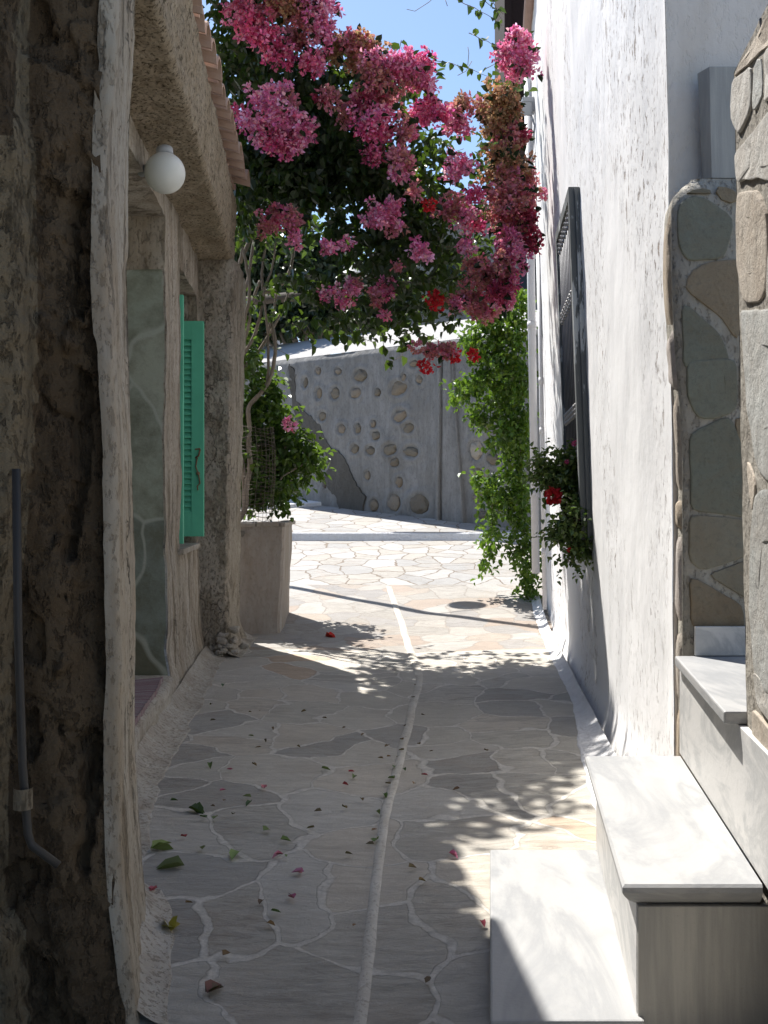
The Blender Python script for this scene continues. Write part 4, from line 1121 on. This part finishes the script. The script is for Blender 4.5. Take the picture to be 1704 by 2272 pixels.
# bare twigs
for st in [S4(9.6, (890, 45), (930, 55), (1000, 10), (1020, -10)), S4(9.6, (1010, 290), (1000, 240), (985, 235)), S4(9.6, (1190, 320), (1195, 260), (1190, 230)), S4(9.6, (1140, 370), (1180, 350), (1210, 300)), S4(9.6, (1100, 660), (1150, 620), (1200, 600)),
           S4(9.6, (1100, 760), (1140, 740), (1170, 730)), S4(9.6, (1090, 30), (1080, 0)), S4(9.6, (1330, 300), (1345, 240)), S4(9.6, (1180, 640), (1220, 650)), S4(9.5, (1060, 700), (1110, 740), (1120, 760))]:
    mbt = MB(); mbt.tube(st, .003, 4); mbt.build('twig', M_bark, bou, shade=True)
mbl.build('foliage', M_leaf, bou)
# trunk stems from the planter
stems = [([(60, 1120), (95, 1060), (105, 950), (120, 860), (115, 740), (120, 660), (115, 560), (175, 490), (215, 430), (240, 330), (245, 240), (225, 130)], .026),
         ([(95, 1060), (90, 900), (70, 750), (60, 600), (50, 480), (60, 330), (110, 180), (130, 60), (170, -60)], .022),
         ([(115, 560), (150, 520), (200, 450), (212, 340), (210, 200), (240, 80), (260, -60)], .016),
         ([(50, 480), (90, 370), (160, 290), (230, 180), (290, 60), (330, -80)], .018),
         ([(30, 450), (80, 300), (90, 150), (120, 0), (100, -150), (60, -300)], .02),
         ([(60, 350), (140, 210), (180, 60), (180, -100), (200, -250)], .017),
         ([(20, 200), (70, 60), (110, -60), (130, -200), (160, -330)], .02),
         ([(180, -10), (230, -10), (290, -60), (330, -160), (335, -280), (350, -400)], .02),
         ([(40, 300), (60, 150), (50, 0), (70, -150), (110, -350)], .015),
         ([(210, 200), (190, 0), (230, -120), (250, -260)], .012),
         ([(70, -150), (160, -350), (250, -600), (420, -800)], .022),
         ([(110, -350), (100, -600), (200, -900), (380, -1100)], .02)]
for k, (pl, r) in enumerate(stems):
    Y = 9.15 + .12 * (k % 4); pts = [C5(x, y, Y + .04 * i) for i, (x, y) in enumerate(pl)]
    sm = []
    for a in range(len(pts) - 1):
        p0, p1, p2, p3 = pts[max(a - 1, 0)], pts[a], pts[a + 1], pts[min(a + 2, len(pts) - 1)]
        for i in range(6):
            t = i / 6
            sm.append(.5 * ((2 * p1) + (p2 - p0) * t + (2 * p0 - 5 * p1 + 4 * p2 - p3) * t * t + (3 * p1 - p0 - 3 * p2 + p3) * t ** 3) + rv() * .004)
    sm.append(pts[-1])
    mb = MB(); mb.tube(sm, [r * (1 - .45 * i / len(sm)) * (1 + .15 * nz(q, 6)) for i, q in enumerate(sm)], 8); mb.build('stem', M_bark, bou, shade=True)
# flower clusters
COLS = {'P': [(.74, .21, .39), (.82, .33, .5), (.64, .14, .3), (.88, .5, .62)], 'M': [(.72, .12, .3), (.8, .22, .4), (.6, .07, .22), (.85, .38, .5)],
        'D': [(.58, .22, .26), (.54, .27, .23), (.64, .26, .33), (.48, .22, .18), (.62, .18, .28)], 'T': [(.46, .28, .14), (.4, .25, .13), (.54, .33, .2), (.48, .21, .15), (.34, .22, .11)], 'R': [(.6, .02, .03), (.65, .04, .05), (.5, .015, .03)],
        'X': [(.44, .06, .12), (.5, .09, .17), (.36, .04, .09)]}
CL = [[(60, 40, 60, 50, 'P'), (150, 110, 90, 60, 'M'), (180, 180, 80, 50, 'M')], [(320, 30, 90, 50, 'T'), (230, 20, 60, 50, 'D'), (370, 90, 60, 50, 'D')], [(450, 60, 80, 80, 'P'), (470, 160, 65, 60, 'P'), (440, -20, 80, 50, 'P')],
      [(350, 190, 70, 60, 'D'), (280, 265, 80, 50, 'M'), (250, 240, 50, 40, 'M')], [(420, 300, 60, 45, 'M'), (455, 325, 30, 35, 'P')], [(560, 230, 60, 45, 'T'), (530, 260, 40, 40, 'T')], [(620, 210, 70, 45, 'D'), (660, 190, 40, 30, 'T')],
      [(720, 240, 65, 45, 'T'), (640, 300, 50, 35, 'T'), (690, 270, 50, 40, 'D')], [(740, 330, 60, 50, 'D'), (730, 300, 50, 40, 'P'), (760, 385, 70, 50, 'D')], [(830, 300, 50, 45, 'P'), (890, 330, 70, 60, 'P')], [(960, 310, 50, 50, 'M'), (970, 400, 60, 50, 'P'), (910, 390, 50, 45, 'D')],
      [(740, 450, 80, 45, 'D'), (780, 500, 75, 45, 'D'), (700, 490, 60, 35, 'X')], [(230, 500, 95, 65, 'P'), (230, 590, 105, 70, 'P'), (270, 690, 70, 70, 'M'), (180, 650, 50, 50, 'P'), (320, 510, 50, 50, 'D'), (300, 600, 70, 60, 'P')],
      [(370, 650, 60, 55, 'P'), (350, 690, 50, 40, 'P')], [(80, 580, 50, 40, 'M'), (120, 590, 40, 30, 'M')], [(500, 480, 50, 35, 'D'), (460, 475, 30, 25, 'X')], [(610, 570, 60, 45, 'D'), (690, 540, 60, 45, 'P'), (660, 520, 50, 35, 'T')],
      [(720, 590, 50, 45, 'P'), (755, 560, 45, 35, 'M'), (690, 640, 50, 40, 'M')], [(775, 660, 38, 42, 'M')], [(875, 650, 50, 50, 'D'), (900, 640, 30, 40, 'M')], [(990, 520, 60, 40, 'M'), (975, 590, 50, 40, 'M'), (1060, 560, 50, 45, 'M')],
      [(1150, 520, 50, 40, 'T'), (1150, 610, 48, 48, 'P'), (1210, 530, 30, 40, 'D'), (1120, 575, 40, 40, 'D')], [(740, 750, 55, 38, 'M'), (700, 755, 30, 25, 'X')], [(850, 770, 50, 45, 'D'), (850, 840, 42, 45, 'P'), (890, 810, 30, 30, 'D')],
      [(1140, 830, 60, 55, 'P'), (1180, 810, 30, 35, 'P')], [(1230, 945, 40, 40, 'M')], [(1350, 470, 80, 60, 'T'), (1330, 560, 80, 60, 'T'), (1320, 625, 60, 40, 'T'), (1390, 530, 60, 50, 'T')], [(1400, 660, 60, 60, 'D'), (1470, 670, 45, 60, 'X'), (1430, 600, 40, 40, 'D')],
      [(1380, 770, 90, 55, 'T'), (1360, 840, 85, 60, 'T'), (1430, 830, 50, 60, 'T')], [(1420, 910, 70, 60, 'D'), (1400, 970, 90, 60, 'D')], [(1510, 880, 40, 50, 'D'), (1510, 970, 55, 60, 'D')], [(1420, 1050, 105, 60, 'D'), (1390, 1120, 80, 45, 'D')], [(1510, 1080, 58, 70, 'X'), (1505, 1190, 58, 60, 'X')],
      [(1420, 1200, 50, 50, 'P'), (1390, 1255, 80, 55, 'P'), (1350, 1300, 55, 45, 'D')], [(1480, 190, 50, 40, 'P'), (1410, 260, 50, 40, 'P'), (1490, 250, 50, 45, 'P'), (1510, 310, 50, 50, 'P'), (1440, 355, 40, 40, 'P'), (1450, 210, 30, 50, 'P')],
      [(250, 1080, 60, 45, 'M'), (240, 1030, 28, 28, 'D'), (200, 1120, 30, 30, 'D')], [(330, 1090, 40, 50, 'D'), (345, 1170, 28, 38, 'P')], [(745, 1060, 58, 52, 'P'), (820, 1050, 48, 55, 'P'), (830, 1120, 40, 28, 'D')], [(960, 1240, 48, 45, 'P')], [(500, 1210, 24, 32, 'P')], [(590, 1200, 18, 28, 'P')],
      [(1100, 1030, 60, 48, 'D'), (1170, 1060, 50, 55, 'P'), (1220, 1110, 40, 40, 'M'), (1150, 1000, 40, 40, 'D')], [(1185, 1210, 28, 48, 'P')], [(930, 940, 28, 28, 'D'), (1000, 1000, 22, 22, 'R')], [(1270, 1350, 90, 55, 'D'), (1230, 1300, 60, 40, 'D')],
      [(1385, 1390, 58, 58, 'M'), (1370, 1465, 65, 42, 'P'), (1330, 1430, 50, 40, 'X')], [(1200, 1470, 90, 45, 'D'), (1290, 1530, 50, 38, 'D'), (1240, 1500, 60, 40, 'D')], [(1140, 1490, 28, 28, 'P')], [(1030, 1470, 32, 36, 'R')], [(610, 1420, 55, 36, 'P'), (575, 1470, 33, 24, 'P'), (640, 1400, 25, 20, 'D')],
      [(790, 1410, 50, 40, 'P'), (745, 1430, 28, 28, 'M')], [(740, 1470, 28, 38, 'D')], [(780, 1540, 18, 24, 'P')], [(490, 1440, 18, 28, 'P')], [(850, 1300, 18, 22, 'D')],
      [(1010, 1718, 60, 26, 'D'), (1080, 1727, 42, 24, 'D'), (940, 1708, 24, 18, 'D')], [(995, 1798, 34, 16, 'R')], [(1125, 1748, 13, 12, 'R'), (1215, 1738, 14, 12, 'R')], [(320, 2072, 22, 20, 'P')]]
for cl in CL:
    Y0 = random.uniform(7.85, 8.1) if cl[0][1] > 1300 else random.uniform(8.15, 8.25) if cl[0][0] < 130 and cl[0][1] > 300 else random.uniform(7.55, 7.8) if cl[0][0] < 1000 else random.uniform(7.75, 8.0)
    if cl[0][0] > 1250: Y0 = random.uniform(7.75, 8.0)
    mb = MB()
    for (x, y, rx, ry, k) in cl:
        Y = Y0 + random.uniform(-.08, .08); c = C4(x - (30 if x > 1400 else 0), y, Y); r = (pxr(rx, Y), pxr(max(rx, ry), Y) * .9, pxr(ry, Y))
        # heads: lumps made of many three-bract florets
        nh = max(3, int(rx * ry / 125))
        for h in range(nh):
            v = rv(); v = v.normalized() * (random.uniform(1.15, 1.6) if random.random() < .16 else random.uniform(.15, 1.1))
            hc = c + Vector((v.x * r[0], v.y * r[1], v.z * r[2])); hr = random.uniform(.022, .058)
            cols = COLS[k]; base = random.choice(cols)
            if v.length > 1.12: hr *= .7
            if random.random() < .22:
                d = (v.normalized() + rv() * .5).normalized(); L = random.uniform(.05, .08); leaf(mb, hc + d * hr * .6, d, (SUN_TO + rv()).normalized(), L, L * .7, jitter(random.choice(LEAFC)), .2)
            for q in range(21):
                d = rv().normalized(); p = hc + d * hr * random.uniform(.35, 1)
                s = random.uniform(.013, .03); cc = jitter(base if random.random() < .6 else random.choice(cols), .18)
                leaf(mb, p, (d + rv() * .7).normalized(), (rv() + d * .5).normalized(), s * 1.25, s, cc, random.uniform(-.2, .3))
    mb.build('flower_cluster', M_bract, bou)

# supporting pole and lamp shade hidden in the vine (their shadows cross the paving)
mb = MB(); mb.tube([(-2.06, 12.9, 2.39), (-.8, 11.85, 2.3), (.44, 10.8, 2.2)], .055, 10)
tag(mb.build('support_pole', M_wood, shade=True), 'wooden support pole buried in the bougainvillea above the alley', 'pole')
ls = thing('hanging_lamp', 'round enamel lamp shade hidden among the bougainvillea leaves', 'lamp', (-.34, 12.17, 2.58))
mb = MB()
n = 28
ring = lambda r, z: [mb.vert((-.34 + r * math.cos(2 * math.pi * i / n), 12.17 + r * math.sin(2 * math.pi * i / n), z)) for i in range(n)]
rr = [ring(.19, 2.58), ring(.17, 2.60), ring(.06, 2.66), ring(.04, 2.75), ring(.01, 2.76)]
for a, b in zip(rr, rr[1:]):
    for i in range(n): mb.f.append((a[i], a[(i + 1) % n], b[(i + 1) % n], b[i]))
mb.build('shade', M_lampshade, ls, shade=True)
mb = MB(); mb.tube([(-.34, 12.17, 2.75), (-.34, 12.1, 2.85), (-.6, 11.7, 2.3)], .008, 6); mb.build('cord', M_iron, ls)

# ------------------------------------------------------------------ shrub in the planter
shr = thing('shrub', 'glossy green shrub growing out of the planter behind the vine stems', 'shrub', (-1.1, 9.5, -.2))
mb = MB(); mt = MB()
for (x, y, rx, ry) in [(110, 320, 60, 90), (180, 500, 90, 90), (210, 620, 90, 80), (300, 700, 90, 70), (340, 790, 110, 80), (410, 840, 65, 60), (260, 880, 110, 80), (150, 780, 90, 100), (120, 940, 80, 90), (110, 820, 70, 80), (100, 1000, 70, 50), (70, 720, 50, 110), (140, 900, 80, 80), (290, 960, 60, 50), (100, 620, 60, 100), (250, 1000, 40, 40), (60, 150, 40, 80)]:
    Y = random.uniform(9.45, 9.9); leaves_in(mb, C5(x, y, Y), (pxr(rx, Y), .25, pxr(ry, Y)), int(rx * ry * .055), .065, [(.035, .075, .016), (.055, .11, .02), (.03, .06, .015), (.08, .14, .02)], .2)
for st in [S5(9.6, (180, 1050), (200, 900), (300, 750)), S5(9.6, (180, 1050), (160, 800), (180, 520)), S5(9.6, (190, 1050), (280, 900), (400, 830))]: mt.tube(st, .009, 6)
mb.build('foliage', M_gloss, shr); mt.build('stem', M_bark, shr, shade=True)

# creeper at the corner of the white house
cre = thing('creeper', 'bright green glossy creeper hanging down the far corner of the white house', 'creeper', (1.4, 10.7, -1.0))
mb = MB(); mt = MB()
for (x, y, rx, ry) in [(1420, 40, 60, 80), (1330, 130, 110, 60), (1250, 220, 100, 50), (1410, 220, 90, 80), (1310, 330, 110, 60), (1200, 430, 75, 35), (1330, 470, 130, 60), (1430, 420, 60, 90), (1420, 590, 80, 90), (1270, 590, 75, 40), (1360, 700, 70, 50),
                       (1440, 760, 65, 80), (1400, 880, 65, 70), (1250, 905, 50, 28), (1320, 980, 60, 60), (1440, 1020, 60, 90), (1310, 1090, 28, 70), (1305, 1220, 26, 70), (1270, 1330, 18, 30), (1470, 1160, 45, 80), (1480, 1300, 42, 90), (1490, 1420, 50, 50), (1470, 1500, 45, 18), (1400, 1270, 26, 25), (1150, 490, 40, 20)]:
    Y = random.uniform(10.55, 10.95) if y < 1100 else 10.62
    leaves_in(mb, C5(x, y, Y), (pxr(rx, Y), .22, pxr(ry, Y)), int(rx * ry * .062) + 12, .06, GLOSS, .7)
for st in [S5(10.7, (1310, 1000), (1310, 1120), (1300, 1240), (1260, 1360)), S5(10.7, (1350, 900), (1250, 900), (1200, 920)), S5(10.7, (1300, 430), (1200, 430), (1110, 430)), S5(10.7, (1250, 480), (1150, 500), (1100, 525)), S5(10.7, (1440, 1270), (1390, 1270), (1380, 1300)),
           S5(10.7, (1440, 100), (1440, 500), (1450, 900), (1470, 1200), (1480, 1500))]:
    strand(mb, mt, st, .06, GLOSS, .02)
mb.build('foliage', M_gloss, cre); mt.build('stem', M_bark, cre, shade=True)

# geraniums on the window of the white house
E7 = lambda x, y, Y: P(1104 + x / 2.765, 750 + y / 2.765, Y)
def geranium(name, label, spots, flowers, Y, pot):
    g = thing(name, label, 'plant', tuple(E7(*pot, Y)), 'potted plants on the grilled window')
    mb = MB(); mt = MB(); 
    for (x, y, rx, ry) in spots:
        c = E7(x, y, Y); k = Y / F / 2.765
        leaves_in(mb, c, (rx * k, .09, ry * k), int(rx * ry * .05) + 20, .034, [(.1, .15, .05), (.14, .19, .055), (.07, .11, .04)], .1)
        mt.tube([E7(pot[0], pot[1], Y), (E7(pot[0], pot[1], Y) + c) / 2 + rv() * .02, c], .005, 5)
    mb.build('foliage', M_gloss, g); mt.build('stem', M_bark, g)
    for (x, y, r, col) in flowers:
        mb = MB(); c = E7(x, y, Y - .1); k = r * Y / F / 2.765
        for q in range(int(24 + r)):
            d = rv().normalized(); leaf(mb, c + d * k * random.uniform(.2, .8), d, rv(), k * .8, k * .7, jitter(COLS[col][q % 3], .15))
        mb.build('flower', M_bract, g)
    p = E7(pot[0], pot[1], Y); mb = MB(); n = 16; rr = []
    for (r, z) in ((.05, -.1), (.065, .0), (.07, .0), (.07, .02), (.06, .02), (.055, -.01)):
        rr.append([mb.vert((p.x + r * math.cos(2 * math.pi * i / n), p.y + r * math.sin(2 * math.pi * i / n), p.z + z)) for i in range(n)])
    for a, b in zip(rr, rr[1:]):
        for i in range(n): mb.f.append((a[i], a[(i + 1) % n], b[(i + 1) % n], b[i]))
    mb.f.append(tuple(rr[-1])); mb.f.append(tuple(reversed(rr[0]))); mb.build('pot', M_brown, g, shade=False)
geranium('potted_geranium', 'upper leggy geranium with red blooms leaning out of the window grille', [(290, 830, 70, 60), (240, 770, 35, 45), (400, 780, 60, 70), (440, 720, 50, 50), (420, 880, 80, 70), (460, 830, 50, 80), (330, 880, 50, 40), (450, 950, 50, 50)],
         [(340, 970, 44, 'R'), (478, 645, 18, 'M'), (425, 760, 13, 'M')], 6.2, (455, 1000))
geranium('potted_geranium', 'lower bushy pale green plant trailing below the window grille', [(470, 1080, 60, 60), (500, 1040, 40, 40), (440, 1170, 80, 70), (390, 1200, 50, 50), (510, 1190, 60, 80), (480, 1270, 60, 50), (540, 1310, 35, 40), (430, 1380, 40, 14), (360, 1230, 35, 30)],
         [(438, 1300, 13, 'R')], 5.95, (505, 1120))

# ------------------------------------------------------------------ tree behind the far wall
tr = thing('pine_tree', 'dark bushy tree standing behind the far wall', 'tree', (-1.2, 20, 0))
mb = MB(); mt = MB(); mt.tube([(-1.3, 20, -.5), (-1.25, 20, 1.5), (-1.2, 20.1, 3.4)], [.18, .14, .08], 10)
for (x, y, rx, ry) in [(620, 640, 70, 60), (680, 600, 60, 50), (740, 640, 70, 60), (690, 680, 110, 40), (800, 690, 90, 35), (600, 690, 60, 40), (760, 600, 50, 40), (850, 660, 80, 45), (540, 640, 60, 60), (590, 560, 60, 50), (560, 700, 60, 40), (650, 560, 60, 50), (720, 580, 50, 40), (550, 580, 50, 50), (640, 690, 80, 30)]:
    c = P(x, y, 20); mt.tube([(-1.25, 20, 1.6), (c + Vector((-1.25, 20, 1.6))) / 2, c], [.06, .04, .02], 6)
    leaves_in(mb, c, (rx * 20 / F, .5, ry * 20 / F), int(rx * ry * .3), .15, [(.025, .04, .02), (.035, .055, .028), (.03, .04, .03)], .1)
mb.build('crown', M_leaf, tr); mt.build('trunk', M_bark, tr, shade=True)

# ------------------------------------------------------------------ fallen leaves and blossoms
def ground_hit(x, y):
    d = Vector(((x - CX) / F, 1.0, (HY - y) / F)); Y = 3.0
    for _ in range(40):
        Y = gz(d.x * Y, Y) / d.z if d.z < 0 else Y
        Y = max(1.5, min(14, Y))
    return d.x * Y, Y
KIND = {'b': ('small curled dry brown leaf on the shaded paving', [(.16, .09, .045), (.2, .12, .06), (.12, .07, .04)], .026, 'dry leaves scattered on the paving'),
        'g': ('small fallen green leaf on the shaded paving', [(.1, .15, .04), (.13, .17, .05), (.06, .1, .035)], .036, 'green leaves fallen on the paving'),
        'p': ('single fallen pink bract on the shaded paving', [(.5, .12, .2), (.55, .2, .26)], .035, 'pink bracts fallen on the paving'),
        'r': ('small dark red petal on the shaded paving', [(.3, .02, .05)], .03, 'red petals fallen on the paving')}
G = lambda x, y: (200 + x / 1.843, 1472 + y / 1.843)
LV = [(545, 95, 'g'), (495, 177, 'b'), (500, 245, 'b'), (655, 210, 'b'), (695, 205, 'b'), (660, 310, 'g'), (715, 325, 'b'), (745, 275, 'b'), (690, 357, 'b'), (850, 352, 'b'), (875, 205, 'b'), (960, 235, 'b'), (1040, 275, 'b'), (1115, 302, 'b'), (1215, 350, 'b'), (1345, 340, 'b'),
      (1360, 222, 'b'), (1285, 268, 'b'), (1275, 322, 'b'), (1275, 365, 'b'), (1245, 435, 'g'), (1285, 447, 'g'), (1235, 480, 'g'), (1220, 505, 'b'), (1205, 550, 'g'), (1175, 622, 'g'), (1160, 700, 'b'), (1165, 737, 'g'), (1148, 755, 'b'), (1500, 527, 'b'), (1040, 508, 'r'), (1065, 455, 'r'),
      (1080, 475, 'g'), (960, 440, 'g'), (570, 448, 'p'), (540, 535, 'p'), (545, 575, 'b'), (500, 600, 'b'), (710, 520, 'p'), (645, 560, 'g'), (650, 583, 'g'), (585, 632, 'b'), (465, 645, 'g'), (510, 648, 'g'), (340, 575, 'g'), (935, 620, 'b'), (720, 697, 'g'), (795, 737, 'g'), (905, 687, 'b'),
      (385, 722, 'r'), (455, 772, 'g'), (770, 797, 'p'), (805, 805, 'g'), (1055, 795, 'b'), (855, 870, 'p'), (255, 945, 'p'), (825, 972, 'p'), (400, 997, 'b'), (700, 995, 'b'), (1355, 905, 'b'), (755, 1035, 'g'), (735, 1085, 'b'), (1080, 1095, 'b'), (555, 1213, 'b'), (1605, 1080, 'r'), (1380, 1322, 'b'),
      (1480, 795, 'p'), (1315, 850, 'b'), (670, 425, 'b'), (490, 425, 'g'), (1395, 372, 'b'), (1325, 505, 'b'), (1365, 470, 'r'), (1620, 370, 'b'), (1255, 395, 'b'), (1220, 395, 'b'), (1190, 402, 'b'), (1320, 150, 'b'), (1330, 98, 'b'), (1110, 570, 'b'), (1040, 603, 'b')]
def fallen(x, y, cols, size, name, label, cat, group=None, n=1, lift=.0):
    gx, gy = ground_hit(x, y); mb = MB(); z = gz(gx, gy) + .006
    for i in range(n):
        a = random.uniform(0, 2 * math.pi); d = Vector((math.cos(a), math.sin(a), random.uniform(.05, .35)))
        L = size * random.uniform(.75, 1.2)
        leaf(mb, Vector((gx, gy, z)) - d * L * .4 + Vector((0, 0, .012)), d, (Vector((0, 0, 1)) + rv() * .5).normalized(), L, L * random.uniform(.5, .75), jitter(random.choice(cols), .2), random.uniform(.1, .6))
    return tag(mb.build(name, M_dead), label, cat, group)
for (x, y, k) in LV:
    lb, cols, size, grp = KIND[k]
    nm = {'b': 'dry_leaf', 'g': 'green_leaf', 'p': 'pink_bract', 'r': 'red_petal'}[k]
    fallen(*G(x, y), cols, size, nm, lb, 'petal' if k in 'pr' else 'leaf', grp, 2 if k == 'p' else 1)
fallen(*G(328, 1090), [(.42, .34, .05), (.36, .32, .06)], .075, 'yellow_leaf', 'bright yellow fallen leaf near the foot of the crumbling wall', 'leaf', None, 2)
fallen(*G(285, 765), [(.2, .24, .07), (.15, .2, .06)], .075, 'large_leaf', 'large olive leaf with red edge lying against the plaster skirt', 'leaf', None, 2)
fallen(*G(597, 793), [(.22, .27, .08)], .075, 'pale_leaf', 'pale green heart shaped leaf lying alone on a grey slab', 'leaf', None, 1)
fallen(*G(338, 838), [(.1, .12, .05)], .08, 'folded_leaf', 'folded dark green leaf on the mortar edge by the left wall', 'leaf', None, 1)
fallen(*G(430, 608), [(.06, .1, .04), (.2, .12, .06)], .09, 'long_leaf', 'long dark green leaf with a curled brown end on the left paving', 'leaf', None, 2)
fallen(*G(500, 1352), [(.16, .06, .05), (.12, .09, .05)], .06, 'curled_leaf', 'curled reddish brown leaf in the bottom left of the paving', 'leaf', None, 2)
fallen(731, 1413, [(.7, .03, .03), (.75, .08, .05)], .11, 'red_blossom', 'red blossom lying in sunlight on the paving right of the planter', 'flower', None, 4)
for o in list(bpy.data.objects):
    if o.type == 'MESH' and o.parent is None and 'label' not in o.keys() and 'kind' not in o.keys(): print('UNTAGGED', o.name)
